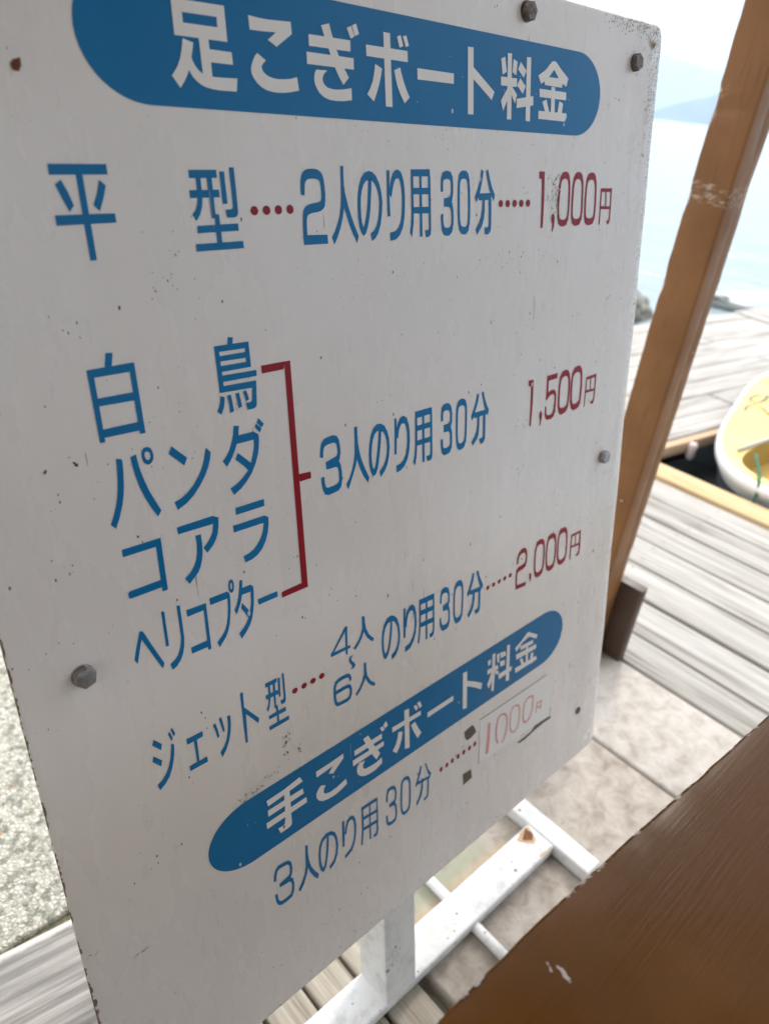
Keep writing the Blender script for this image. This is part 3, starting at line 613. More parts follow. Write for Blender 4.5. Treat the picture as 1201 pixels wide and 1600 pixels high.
('letter','blue','sign',[('P',[5963,3220,6056,3201,6032,3051,6317,3052,6407,2988,6410,2896,6392,2773,6362,2651,6299,2509,6209,2365,6103,2253,5978,2155,5836,2082,5780,2209,5908,2258,6017,2321,6109,2399,6148,2430,6044,2553,5926,2668,5984,2767,6098,2659,6212,2540,6258,2657,6293,2777,6318,2917,5986,2915,5939,2823,5872,2713,5762,2583,5697,2693,5768,2756,5838,2846,5891,2958,5933,3072]),('P',[6436,3251,6528,3139,6480,3084,6393,3184]),('P',[6382,3173,6475,3072,6437,3008,6345,3123])]),
('letter','blue','sign',[('P',[3853,1762,4477,1758,4469,866,4385,860,4375,940,3865,938,3842,951,3833,982,3835,1036,3860,1063,4377,1070,4383,1636,3850,1640])]),
('letter','blue','sign',[('P',[4765,1837,5399,1844,5502,1785,5484,1641,5456,1517,5417,1434,5349,1342,5228,1245,5170,1354,5251,1416,5313,1487,5363,1565,5397,1705,4770,1718]),('P',[5057,1603,5153,1601,5157,1444,5148,1305,5122,1171,5078,1052,5024,965,4849,821,4779,940,4885,1010,4964,1093,5015,1189,5048,1310,5064,1456])]),
('letter','blue','sign',[('P',[5833,1853,6393,1855,6392,1729,5831,1730]),('P',[5748,1558,6368,1559,6451,1509,6442,1382,6411,1232,6352,1090,6273,974,6165,889,6050,843,5913,829,5884,955,6000,976,6102,1016,6199,1100,6275,1195,6324,1310,6348,1431,5754,1437])]),
('letter','blue','sign',[('P',[3897,326,3917,340,3942,333,3968,295,4084,-30,4219,-385,4184,-470,4154,-415,3919,191,3883,100,3835,-54,3790,-201,3749,-112,3797,42,3846,175])]),
('letter','blue','sign',[('P',[4297,522,4323,531,4346,517,4351,490,4346,229,4342,-111,4291,-109,4296,211,4298,406]),('P',[4568,528,4624,521,4624,348,4623,110,4619,-90,4596,-243,4561,-360,4501,-466,4422,-543,4340,-576,4313,-456,4403,-410,4469,-349,4517,-258,4552,-141,4565,-46,4570,212])]),
('letter','blue','sign',[('P',[4724,386,5083,377,5075,-502,5022,-510,5011,-441,4716,-438,4713,-317,5016,-312,5028,262,4725,261])]),
('letter','blue','sign',[('P',[5155,433,5489,433,5528,404,5543,361,5536,200,5519,41,5478,-173,5438,-293,5375,-404,5234,-549,5198,-435,5296,-358,5370,-274,5422,-160,5459,-18,5480,119,5488,301,5158,304]),('R',[5603,619,5628,597,5643,539,5640,472,5624,406,5595,372,5565,377,5541,417,5532,474,5534,533,5549,593,5575,623,5594,558,5602,551,5608,528,5606,487,5597,448,5586,436,5579,437,5571,451,5566,481,5568,517,5576,550,5584,559])]),
('letter','blue','sign',[('P',[5758,549,5809,530,5793,388,5956,388,5996,357,6013,315,6007,181,5991,18,5965,-121,5928,-256,5870,-372,5792,-468,5676,-575,5636,-450,5725,-385,5799,-309,5853,-225,5791,-96,5728,18,5760,106,5824,4,5893,-113,5921,-18,5939,81,5951,255,5773,261,5744,158,5706,69,5631,-68,5596,34,5648,113,5691,221,5724,353])]),
('letter','blue','sign',[('P',[6074,53,6492,56,6493,-56,6084,-62])]),
('digit','blue','sign',[('S',[7641,2293,7655,2419,7679,2530,7744,2608,7845,2629,7961,2634,8041,2604,8093,2522,8111,2401,8115,2274,8085,2147,8015,2091,7772,2035,7710,2263,7723,2377,7736,2436,7767,2474,7849,2491,7955,2496,8010,2476,8031,2443,8041,2377,8044,2300,8033,2254,7997,2226,7764,2172]),('S',[7768,2174,7993,2173,8065,2139,8109,2035,8126,1903,8123,1756,8093,1618,8017,1560,7895,1545,7776,1538,7704,1573,7660,1677,7642,1794,7637,1905,7768,2033,7985,2031,8026,2012,8044,1969,8054,1889,8052,1788,8039,1729,8001,1700,7892,1686,7784,1680,7744,1700,7724,1746,7713,1822,7708,1917])]),
('letter','blue','sign',[('P',[8466,2676,8536,2677,8534,2509,8544,2344,8568,2194,8608,2039,8679,1853,8790,1621,8758,1521,8656,1666,8571,1848,8497,2055,8461,1928,8401,1796,8261,1515,8216,1633,8300,1738,8374,1876,8428,2040,8452,2200,8463,2444])]),
('letter','blue','sign',[('S',[9136,2476,9121,2291,9093,2101,9057,1912,9014,1736,8958,1631,8885,1621,8830,1728,8802,1886,8798,2075,8818,2255,8859,2421,8925,2552,9017,2617,9124,2609,9217,2552,9287,2434,9331,2282,9345,2104,9322,1924,9271,1764,9197,1648,9088,1552,9069,2498,9053,2321,9028,2143,8994,1965,8957,1816,8928,1762,8912,1760,8890,1801,8870,1912,8867,2063,8884,2211,8916,2342,8963,2435,9028,2482,9112,2475,9182,2431,9233,2347,9265,2237,9275,2110,9258,1977,9219,1855,9161,1764,9060,1674])]),
('letter','blue','sign',[('P',[9488,2631,9542,2631,9538,2399,9540,2249,9524,1906,9470,1915]),('S',[9505,2259,9527,2404,9572,2534,9642,2625,9732,2643,9813,2589,9865,2458,9893,2302,9896,2107,9875,1917,9827,1749,9739,1618,9639,1557,9517,1530,9575,2218,9594,2342,9624,2431,9668,2487,9723,2498,9769,2468,9800,2389,9820,2276,9822,2120,9806,1968,9771,1845,9705,1746,9624,1697,9509,1671])]),
('letter','blue','sign',[('P',[10049,2659,10527,2665,10533,2533,10053,2519]),('P',[10047,2531,10107,2529,10105,2126,10092,1862,10071,1710,10038,1544,9978,1631,10020,1767,10041,1963,10048,2226]),('P',[10249,2534,10304,2534,10311,1561,10249,1572]),('P',[10480,2536,10533,2539,10540,1713,10530,1605,10491,1559,10387,1554,10359,1675,10429,1670,10467,1680,10480,1727]),('P',[10096,2365,10479,2374,10479,2256,10094,2256]),('P',[10085,2059,10484,2065,10484,1953,10084,1953])]),
('digit','blue','sign',[('S',[10798,2306,10797,2451,10816,2594,10883,2654,10972,2664,11057,2635,11115,2552,11139,2411,11136,2251,11095,2112,11027,2081,10881,2070,10863,2308,10863,2431,10869,2484,10897,2509,10969,2517,11034,2495,11062,2455,11073,2386,11072,2297,11056,2244,11020,2227,10879,2216]),('S',[10880,2209,11030,2206,11098,2148,11136,2028,11146,1831,11130,1678,11073,1584,10980,1563,10889,1561,10821,1631,10797,1765,10790,1919,10880,2059,11017,2056,11056,2024,11072,1971,11079,1841,11071,1767,11049,1729,10977,1713,10903,1712,10872,1743,10862,1802,10855,1936])]),
('digit','blue','sign',[('R',[11254,2169,11255,2360,11272,2536,11325,2644,11406,2673,11487,2666,11558,2617,11599,2497,11607,2322,11609,2107,11603,1889,11586,1724,11534,1604,11454,1566,11369,1564,11306,1625,11268,1769,11254,1955,11316,2169,11316,2343,11327,2458,11352,2507,11410,2529,11477,2523,11523,2491,11540,2440,11546,2313,11547,2111,11542,1910,11530,1798,11504,1737,11447,1710,11381,1709,11347,1740,11327,1821,11316,1967])]),
('letter','blue','sign',[('P',[11925,2690,11989,2668,11959,2500,11884,2328,11775,2120,11737,2228,11813,2365,11878,2515]),('P',[12072,2687,12135,2704,12184,2552,12254,2398,12332,2265,12294,2142,12218,2240,12137,2467]),('P',[11833,2291,12259,2291,12270,2182,11836,2169]),('P',[11942,2176,12020,2172,12014,1924,11991,1762,11940,1677,11812,1556,11763,1656,11866,1765,11923,1872,11947,2010]),('P',[12136,2209,12219,2204,12225,1759,12219,1639,12178,1563,12070,1539,12022,1678,12094,1674,12137,1694,12146,1752])]),
('digit','red','sign',[('P',[13732,2669,13918,2668,13926,2414,13924,2088,13899,1578,13837,1583,13843,2078,13836,2529,13742,2532])]),
('comma','red','sign',[('P',[14264,1871,14311,1823,14327,1742,14311,1628,14267,1501,14233,1509,14251,1641,14221,1685,14210,1765,14226,1827])]),
('digit','red','sign',[('P',[14453,2664,14873,2673,14865,2547,14520,2540,14526,2259,14651,2302,14738,2299,14807,2262,14850,2190,14868,2096,14868,1886,14853,1731,14806,1629,14701,1582,14525,1593,14465,1637,14436,1721,14428,1943,14481,1928,14491,1775,14527,1711,14625,1692,14732,1710,14780,1798,14795,1952,14792,2109,14764,2171,14692,2192,14599,2169,14499,2097,14445,2082])]),
('digit','red','sign',[('R',[15202,2700,15306,2669,15385,2575,15422,2406,15433,2188,15425,1963,15400,1760,15327,1649,15206,1613,15094,1606,15003,1673,14951,1836,14935,2074,14941,2322,14970,2549,15067,2679,15200,2544,15282,2520,15328,2464,15350,2364,15359,2185,15353,1989,15335,1853,15299,1797,15200,1768,15105,1762,15050,1803,15021,1893,15009,2080,15014,2298,15033,2450,15090,2527])]),
('digit','red','sign',[('R',[15732,2721,15835,2693,15914,2596,15949,2426,15962,2206,15957,1979,15934,1754,15857,1650,15746,1617,15635,1614,15537,1675,15475,1841,15457,2083,15455,2337,15483,2572,15584,2695,15730,2562,15810,2541,15854,2487,15874,2385,15885,2200,15881,1999,15866,1851,15830,1802,15740,1775,15646,1772,15583,1812,15548,1906,15533,2097,15532,2319,15549,2470,15608,2540])]),
('letter','red','sign',[('P',[16130,2370,16589,2386,16586,2311,16155,2294]),('P',[16132,2356,16180,2354,16141,1615,16102,1614]),('P',[16531,2379,16589,2386,16588,1927,16578,1720,16531,1631,16418,1630,16396,1712,16481,1707,16518,1759,16535,2018]),('P',[16313,2368,16352,2367,16376,1991,16337,1992]),('P',[16157,2029,16535,2018,16538,1963,16152,1961])]),
('letter','blue','sign',[('P',[3825,-1695,3951,-1856,3922,-1966,3787,-1793]),('P',[3776,-2007,3907,-2171,3874,-2280,3742,-2104]),('P',[4109,-1938,4156,-1983,4135,-2155,4102,-2294,4057,-2427,3981,-2575,3891,-2668,3785,-2738,3761,-2607,3858,-2554,3941,-2469,4008,-2351,4060,-2201,4086,-2081]),('P',[4077,-1719,4112,-1695,4152,-1851,4122,-1890]),('P',[4136,-1665,4167,-1643,4207,-1783,4175,-1831])]),
('letter','blue','sign',[('P',[4387,-2009,4698,-2010,4693,-2122,4388,-2128]),('P',[4516,-2118,4572,-2120,4563,-2598,4517,-2598]),('P',[4368,-2577,4716,-2573,4718,-2688,4367,-2689])]),
('letter','blue','sign',[('P',[4909,-2005,4955,-1984,4986,-2133,5004,-2295,4966,-2325,4940,-2153]),('P',[5036,-1941,5084,-1922,5108,-2085,5121,-2240,5084,-2258,5061,-2094]),('P',[5208,-1966,5264,-1981,5258,-2157,5235,-2309,5184,-2493,5109,-2641,5011,-2770,4982,-2642,5063,-2566,5134,-2441,5179,-2277,5200,-2125])]),
('letter','blue','sign',[('P',[5509,-1653,5545,-1632,5570,-1654,5559,-1969,5846,-2362,5823,-2466,5580,-2126,5569,-2425,5555,-2745,5508,-2749,5508,-2344])]),
('letter','blue','sign',[('P',[6043,-1703,6300,-1702,6295,-1794,6043,-1793]),('P',[6026,-1959,6305,-1966,6306,-2063,6035,-2054]),('P',[6098,-1790,6146,-1790,6138,-1988,6122,-2124,6096,-2231,6053,-2341,6029,-2268,6061,-2200,6085,-2104,6099,-1944]),('P',[6206,-1790,6255,-1790,6235,-2305,6224,-2343,6200,-2335]),('P',[6322,-1717,6375,-1727,6355,-2137,6318,-2141]),('P',[6425,-1668,6467,-1665,6468,-1989,6467,-2183,6459,-2276,6437,-2319,6361,-2328,6341,-2227,6390,-2235,6417,-2217,6425,-2161]),('P',[6235,-2305,6272,-2276,6273,-2670,6228,-2670]),('P',[6056,-2433,6445,-2421,6443,-2519,6053,-2512]),('P',[6044,-2671,6499,-2657,6498,-2749,6042,-2760])]),
('dot','red','sign',[('P',[6753,-2184,6749,-2163,6738,-2145,6721,-2131,6701,-2124,6679,-2124,6658,-2131,6641,-2145,6630,-2163,6626,-2184,6630,-2205,6641,-2223,6658,-2237,6679,-2244,6701,-2244,6721,-2237,6738,-2223,6749,-2205])]),
('dot','red','sign',[('P',[6976,-2183,6972,-2162,6961,-2144,6944,-2130,6922,-2123,6900,-2123,6879,-2130,6861,-2144,6850,-2162,6846,-2183,6850,-2204,6861,-2223,6879,-2237,6900,-2244,6922,-2244,6944,-2237,6961,-2223,6972,-2204])]),
('dot','red','sign',[('P',[7196,-2179,7192,-2157,7180,-2139,7163,-2125,7141,-2117,7118,-2117,7096,-2125,7079,-2139,7067,-2157,7063,-2179,7067,-2200,7079,-2219,7096,-2232,7118,-2240,7141,-2240,7163,-2232,7180,-2219,7192,-2200])]),
('dot','red','sign',[('P',[7417,-2172,7413,-2151,7401,-2132,7383,-2118,7361,-2111,7338,-2111,7315,-2118,7297,-2132,7286,-2151,7282,-2172,7286,-2194,7297,-2213,7315,-2227,7338,-2234,7361,-2234,7383,-2227,7401,-2213,7413,-2194])]),
('digit','blue','sign',[('P',[8001,-1332,8057,-1336,8025,-1406,7683,-1792,7607,-1861,7606,-1806]),('P',[7613,-1779,8114,-1801,8110,-1868,7607,-1861]),('P',[7995,-1339,8057,-1336,8035,-1985,7990,-1979])]),
('letter','blue','sign',[('P',[8452,-1286,8524,-1299,8531,-1469,8553,-1604,8620,-1760,8690,-1855,8762,-1926,8729,-1994,8657,-1935,8572,-1836,8492,-1654,8428,-1777,8349,-1882,8236,-1983,8202,-1917,8324,-1807,8403,-1690,8451,-1535])]),
('letter','blue','sign',[('P',[8188,-2068,8137,-2096,8118,-2133,8132,-2191,8184,-2246,8219,-2302,8222,-2342,8182,-2383,8089,-2384,8135,-2342,8137,-2302,8092,-2236,8061,-2170,8065,-2108,8102,-2067])]),
('digit','blue','sign',[('S',[8038,-2639,8039,-2585,8029,-2556,7989,-2525,7869,-2517,7761,-2529,7710,-2555,7687,-2607,7673,-2741,7674,-2876,7687,-2958,7717,-3001,7833,-3014,7958,-3016,8012,-2992,8035,-2940,8040,-2858,8028,-2810,7989,-2786,7852,-2781,7668,-2791,8099,-2641,8100,-2565,8075,-2489,8005,-2434,7868,-2425,7748,-2439,7671,-2478,7628,-2573,7611,-2734,7613,-2888,7632,-3006,7691,-3089,7831,-3105,7967,-3107,8051,-3070,8095,-2971,8102,-2846,8076,-2742,8003,-2695,7852,-2690,7666,-2699])]),
('letter','blue','sign',[('P',[8456,-2396,8515,-2406,8515,-2595,8535,-2751,8613,-2905,8752,-3040,8734,-3107,8623,-3029,8536,-2913,8482,-2779,8416,-2893,8320,-3019,8220,-3102,8184,-3038,8309,-2933,8390,-2813,8442,-2666])]),
('letter','blue','sign',[('S',[9294,-1738,9281,-1947,9250,-2182,9203,-2390,9145,-2529,9072,-2600,9013,-2532,8978,-2338,8972,-2128,8998,-1904,9057,-1722,9148,-1615,9251,-1593,9351,-1635,9437,-1738,9495,-1914,9518,-2137,9501,-2348,9448,-2526,9365,-2641,9256,-2694,9239,-1718,9226,-1916,9199,-2129,9158,-2307,9113,-2414,9074,-2452,9056,-2431,9033,-2306,9029,-2141,9049,-1967,9093,-1831,9163,-1748,9249,-1730,9334,-1765,9401,-1846,9443,-1976,9461,-2141,9449,-2293,9410,-2423,9345,-2512,9245,-2562])]),
('letter','blue','sign',[('P',[9632,-1588,9690,-1590,9686,-1879,9684,-2117,9673,-2328,9615,-2307]),('S',[9659,-2042,9688,-1831,9733,-1679,9811,-1587,9896,-1581,9975,-1665,10016,-1851,10024,-2096,9997,-2332,9926,-2516,9822,-2649,9663,-2690,9712,-2086,9738,-1895,9770,-1789,9825,-1725,9885,-1720,9935,-1774,9962,-1892,9968,-2082,9948,-2261,9893,-2403,9806,-2514,9657,-2552])]),
('letter','blue','sign',[('P',[10107,-1561,10592,-1578,10592,-1713,10112,-1695]),('P',[10112,-1682,10165,-1685,10157,-2158,10129,-2474,10092,-2674,10049,-2605,10085,-2428,10105,-2190]),('P',[10317,-1690,10368,-1694,10362,-2661,10310,-2651]),('P',[10547,-1708,10592,-1713,10598,-2484,10580,-2588,10544,-2657,10449,-2671,10432,-2566,10502,-2560,10538,-2528,10548,-2435]),('P',[10160,-1848,10550,-1872,10550,-1989,10159,-1969]),('P',[10150,-2155,10549,-2172,10549,-2296,10148,-2269])]),
('digit','blue','sign',[('S',[10778,-1920,10789,-1745,10822,-1604,10899,-1558,10990,-1573,11062,-1633,11102,-1783,11104,-1974,11055,-2120,10883,-2159,10827,-1945,10836,-1800,10852,-1732,10902,-1702,10982,-1715,11032,-1757,11052,-1832,11053,-1918,11032,-1982,10879,-2017]),('S',[10882,-2015,11032,-2027,11089,-2111,11118,-2284,11116,-2499,11072,-2636,10995,-2677,10879,-2675,10809,-2601,10776,-2459,10768,-2314,10881,-2162,11019,-2172,11050,-2219,11067,-2316,11066,-2439,11046,-2501,10991,-2530,10889,-2529,10843,-2480,10825,-2403,10818,-2290])]),
('digit','blue','sign',[('R',[11230,-2170,11234,-1907,11262,-1684,11334,-1581,11422,-1566,11507,-1597,11563,-1723,11581,-1974,11575,-2300,11553,-2526,11493,-2646,11410,-2682,11329,-2674,11267,-2576,11233,-2388,11283,-2171,11286,-1935,11305,-1788,11348,-1726,11420,-1714,11485,-1738,11515,-1805,11528,-1985,11523,-2277,11507,-2436,11473,-2506,11407,-2534,11344,-2528,11307,-2469,11285,-2350])]),
('letter','blue','sign',[('P',[11900,-1565,11965,-1580,11932,-1759,11860,-1929,11751,-2141,11710,-2026,11783,-1899,11855,-1730]),('P',[12030,-1571,12099,-1554,12164,-1746,12291,-2007,12256,-2114,12173,-2005,12099,-1793]),('P',[11797,-1989,12213,-2020,12217,-2137,11807,-2101]),('P',[11923,-2095,11992,-2099,11987,-2292,11952,-2451,11897,-2574,11784,-2708,11735,-2609,11837,-2491,11899,-2343]),('P',[12125,-2101,12188,-2106,12203,-2523,12183,-2647,12137,-2702,12038,-2711,11995,-2585,12074,-2588,12117,-2561,12133,-2466])]),
('dot','red','sign',[('P',[12538,-2165,12534,-2144,12524,-2127,12509,-2114,12490,-2107,12470,-2107,12452,-2114,12436,-2127,12426,-2144,12423,-2165,12426,-2185,12436,-2203,12452,-2216,12470,-2223,12490,-2223,12509,-2216,12524,-2203,12534,-2185])]),
('dot','red','sign',[('P',[12753,-2159,12750,-2139,12740,-2121,12724,-2107,12705,-2100,12685,-2100,12666,-2107,12650,-2121,12640,-2139,12637,-2159,12640,-2179,12650,-2197,12666,-2210,12685,-2217,12705,-2217,12724,-2210,12740,-2197,12750,-2179])]),
('dot','red','sign',[('P',[12972,-2156,12969,-2136,12958,-2118,12943,-2104,12923,-2097,12903,-2097,12883,-2104,12868,-2118,12857,-2136,12854,-2156,12857,-2177,12868,-2195,12883,-2208,12903,-2215,12923,-2215,12943,-2208,12958,-2195,12969,-2177])]),
('dot','red','sign',[('P',[13190,-2149,13187,-2128,13176,-2110,13160,-2096,13140,-2089,13120,-2089,13100,-2096,13084,-2110,13073,-2128,13070,-2149,13073,-2169,13084,-2187,13100,-2201,13120,-2208,13140,-2208,13160,-2201,13176,-2187,13187,-2169])]),
('dot','red','sign',[('P',[13407,-2145,13404,-2125,13393,-2106,13377,-2093,13357,-2086,13336,-2086,13316,-2093,13299,-2106,13289,-2125,13285,-2145,13289,-2166,13299,-2184,13316,-2198,13336,-2205,13357,-2205,13377,-2198,13393,-2184,13404,-2166])]),
('digit','red','sign',[('S',[13591,-1925,13605,-1781,13660,-1634,13766,-1569,13884,-1568,13974,-1627,14020,-1779,14023,-1971,13973,-2119,13850,-2161,13698,-2166,13644,-2200,13633,-2296,13642,-2561,13652,-1953,13664,-1840,13697,-1752,13775,-1703,13875,-1702,13933,-1741,13958,-1821,13959,-1929,13937,-1995,13844,-2027,13689,-2032,13592,-2093,13570,-2284,13579,-2571]),('P',[13591,-2528,14025,-2576,14002,-2684,13586,-2648])]),
('comma','red','sign',[('P',[14195,-2374,14242,-2450,14235,-2586,14182,-2675,14184,-2583,14146,-2507,14152,-2401])]),
('digit','red','sign',[('R',[14654,-1572,14742,-1660,14780,-1893,14785,-2159,14768,-2427,14719,-2573,14602,-2637,14480,-2633,14384,-2546,14339,-2348,14326,-2078,14338,-1798,14401,-1594,14528,-1550,14639,-1715,14693,-1770,14719,-1923,14722,-2151,14709,-2368,14683,-2444,14595,-2492,14492,-2488,14428,-2430,14400,-2305,14389,-2078,14399,-1851,14436,-1728,14530,-1696])]),
('digit','red','sign',[('R',[15161,-1568,15253,-1658,15295,-1894,15304,-2181,15287,-2440,15232,-2587,15116,-2643,14994,-2634,14895,-2545,14847,-2346,14831,-2071,14842,-1802,14900,-1599,15026,-1548,15146,-1714,15204,-1770,15232,-1928,15239,-2175,15226,-2376,15197,-2452,15110,-2495,15007,-2487,14940,-2427,14909,-2299,14896,-2068,14905,-1852,14938,-1733,15030,-1696])]),
('digit','red','sign',[('R',[15671,-1560,15767,-1658,15817,-1890,15828,-2165,15818,-2434,15755,-2581,15637,-2638,15512,-2636,15409,-2546,15358,-2354,15339,-2076,15342,-1801,15401,-1594,15537,-1544,15655,-1709,15717,-1772,15752,-1930,15760,-2166,15753,-2369,15721,-2444,15630,-2487,15525,-2486,15454,-2425,15422,-2303,15406,-2067,15409,-1847,15441,-1731,15540,-1695])]),
('letter','red','sign',[('P',[15988,-1888,16440,-1892,16434,-1961,16013,-1968]),('P',[15979,-1894,16030,-1901,16028,-2646,15977,-2644]),('P',[16380,-1905,16441,-1899,16473,-2425,16454,-2598,16392,-2652,16306,-2635,16279,-2587,16352,-2579,16401,-2514,16400,-2303]),('P',[16184,-1906,16220,-1908,16238,-2256,16202,-2253]),('P',[16020,-2234,16410,-2258,16418,-2325,16017,-2297])]),
('letter','white','band',[('P',[6621,-4238,6681,-4386,6289,-4428,5826,-4467,5798,-4319,6223,-4303]),('P',[5805,-4567,6667,-4559,6682,-4700,5807,-4718]),('P',[5743,-4846,6740,-4831,6742,-4971,5753,-4997]),('P',[6215,-4380,6347,-4379,6345,-4741,6334,-5041,6337,-5213,6317,-5284,6261,-5307,6047,-5313,5996,-5156,6114,-5169,6163,-5147,6183,-5049,6206,-4702])]),
('letter','white','band',[('P',[7025,-4362,7400,-4357,7767,-4334,7760,-4449,7465,-4674,7347,-4611,7464,-4480,7246,-4500,7032,-4514]),('P',[7125,-4784,7244,-4847,7195,-4921,7181,-4998,7219,-5066,7347,-5107,7525,-5098,7799,-5029,7821,-5180,7635,-5237,7454,-5264,7279,-5250,7136,-5208,7042,-5130,6992,-5031,6991,-4931,7049,-4841])]),
('letter','white','band',[('P',[8070,-4444,8879,-4444,8881,-4582,8075,-4582]),('P',[8012,-4673,8936,-4682,8925,-4803,8015,-4829]),('P',[8331,-4283,8482,-4266,8631,-4607,8811,-4944,8693,-5052,8514,-4728]),('P',[8194,-4842,8358,-4878,8298,-4950,8293,-5036,8338,-5099,8512,-5126,8673,-5129,8855,-5090,8859,-5249,8665,-5317,8471,-5316,8328,-5287,8221,-5225,8138,-5131,8112,-5027,8128,-4919]),('P',[8828,-4270,8909,-4257,8973,-4372,8891,-4401]),('P',[8929,-4254,9010,-4177,9070,-4312,8990,-4361])]),
('letter','white','band',[('P',[9200,-4463,10123,-4493,10122,-4613,9206,-4599]),('P',[9588,-4205,9741,-4228,9737,-5331,9587,-5288]),('P',[9388,-4693,9523,-4749,9484,-4953,9411,-5123,9322,-5247,9190,-5120,9295,-4994,9357,-4849]),('P',[9794,-4736,9925,-4696,10018,-4906,10134,-5126,10007,-5218,9885,-4969]),('P',[9887,-4247,9967,-4245,10036,-4386,9954,-4402]),('P',[10003,-4219,10091,-4206,10160,-4377,10082,-4404])]),
('letter','white','band',[('P',[10345,-4673,11259,-4662,11261,-4804,10355,-4817])]),
('letter','white','band',[('P',[11603,-4183,11762,-4198,11768,-5296,11617,-5257]),('P',[11761,-4484,12057,-4648,12354,-4844,12318,-5014,12041,-4816,11764,-4644])]),
('letter','white','band',[('P',[12740,-4174,12851,-4172,12859,-4892,12827,-5322,12738,-5286,12745,-4674]),('P',[13331,-4173,13452,-4195,13474,-5312,13336,-5277]),('P',[12558,-4280,12686,-4292,12667,-4443,12573,-4430]),('P',[12908,-4268,13028,-4260,13028,-4518,12955,-4531]),('P',[12557,-4550,12966,-4585,12995,-4730,12550,-4691]),('P',[13046,-4268,13259,-4308,13302,-4451,13082,-4445]),('P',[13051,-4528,13252,-4574,13260,-4725,13082,-4706]),('P',[12732,-4667,12554,-5002,12624,-5152,12806,-4866]),('P',[12841,-4688,13021,-4807,13004,-4897,12883,-4838]),('P',[13004,-4897,13563,-4903,13562,-5036,13034,-5071])]),
('letter','white','band',[('P',[14205,-4164,14291,-4189,14321,-4320,13988,-4388,13746,-4558,13682,-4414,13937,-4315]),('P',[14252,-4172,14680,-4438,14616,-4534,14263,-4312]),('P',[13901,-4464,14479,-4507,14488,-4629,13933,-4594]),('P',[13729,-4643,14631,-4710,14642,-4851,13763,-4815]),('P',[14161,-4515,14257,-4531,14287,-5232,14190,-5220]),('P',[13906,-4865,14023,-4880,14151,-5201,14044,-5174]),('P',[14404,-4895,14528,-4938,14497,-5263,14382,-5226]),('P',[13710,-5057,14664,-5100,14690,-5233,13744,-5219])]),
('sticker','sticker','sign',[('P',[12320,-5983,15275,-6039,15412,-6223,15558,-7598,13575,-7445,12315,-7368])]),
('residue','residue','sign',[('P',[12319,-5959,15273,-6016,15252,-6071,14153,-6025,12355,-6002,12328,-6218,12339,-7411,12293,-7365])]),
('residue','residue','sign',[('P',[14000,-7666,14273,-7682,14698,-7643,14856,-7505,15286,-7534,15491,-7569,15474,-7173,15576,-7349,15580,-7714,15195,-7693,14781,-7716,14380,-7781,14080,-7757])]),
('residue','residue','sign',[('P',[11696,-6013,11869,-5977,12027,-5965,12115,-6099,12180,-6271,12004,-6334,11836,-6353,11742,-6241])]),
('residue','residue','sign',[('P',[11661,-7345,11998,-7386,12050,-7689,11707,-7728])]),
('digit','pink','sign',[('P',[12656,-6265,12755,-6292,12739,-6869,12698,-7271,12576,-7241,12625,-6803])]),
('digit','pink','sign',[('S',[13076,-7180,13011,-7014,12984,-6744,12998,-6534,13065,-6307,13208,-6253,13365,-6307,13475,-6444,13508,-6685,13481,-6964,13395,-7179,13303,-7276,13129,-7158,13067,-7000,13042,-6743,13054,-6545,13111,-6352,13209,-6315,13331,-6357,13421,-6468,13451,-6687,13425,-6950,13347,-7146,13262,-7235])]),
('digit','pink','sign',[('R',[13695,-7167,13612,-6995,13586,-6722,13600,-6472,13683,-6301,13842,-6286,13994,-6375,14059,-6556,14057,-6889,13982,-7157,13823,-7223,13725,-7125,13655,-6979,13631,-6721,13644,-6488,13710,-6351,13833,-6339,13959,-6413,14014,-6566,14012,-6880,13946,-7116,13823,-7168])]),
('digit','pink','sign',[('S',[14316,-7190,14230,-7114,14178,-6910,14179,-6648,14246,-6414,14391,-6325,14646,-6377,14676,-6522,14662,-6850,14576,-7118,14411,-7196,14264,-7154,14352,-7143,14280,-7080,14235,-6902,14236,-6658,14294,-6455,14401,-6389,14599,-6429,14619,-6527,14605,-6839,14530,-7073,14406,-7131,14279,-7095])]),
('letter','pink','sign',[('S',[14800,-7090,14837,-6753,15098,-6793,15059,-7101,14843,-7096,14874,-6806,15049,-6833,15016,-7095]),('S',[14832,-6907,15073,-6961,14823,-6953,15064,-7007])]),
('dot','red','sign',[('P',[10885,-6662,10882,-6637,10873,-6615,10859,-6598,10843,-6589,10825,-6589,10808,-6598,10794,-6615,10786,-6637,10783,-6662,10786,-6688,10794,-6710,10808,-6726,10825,-6735,10843,-6735,10859,-6726,10873,-6710,10882,-6688])]),
('dot','red','sign',[('P',[11100,-6660,11096,-6634,11087,-6612,11073,-6595,11056,-6586,11038,-6586,11021,-6595,11007,-6612,10998,-6634,10995,-6660,10998,-6685,11007,-6708,11021,-6724,11038,-6733,11056,-6733,11073,-6724,11087,-6708,11096,-6685])]),
('dot','red','sign',[('P',[11309,-6648,11306,-6623,11297,-6600,11282,-6583,11265,-6574,11247,-6574,11229,-6583,11215,-6600,11206,-6623,11203,-6648,11206,-6674,11215,-6697,11229,-6714,11247,-6722,11265,-6722,11282,-6714,11297,-6697,11306,-6674])]),
('dot','red','sign',[('P',[11530,-6646,11526,-6620,11517,-6597,11503,-6580,11485,-6571,11466,-6571,11449,-6580,11434,-6597,11425,-6620,11422,-6646,11425,-6672,11434,-6694,11449,-6711,11466,-6720,11485,-6720,11503,-6711,11517,-6694,11526,-6672])]),
('dot','red','sign',[('P',[11750,-6644,11746,-6618,11737,-6595,11722,-6578,11704,-6569,11685,-6569,11667,-6578,11653,-6595,11643,-6618,11640,-6644,11643,-6670,11653,-6693,11667,-6710,11685,-6719,11704,-6719,11722,-6710,11737,-6693,11746,-6670])]),
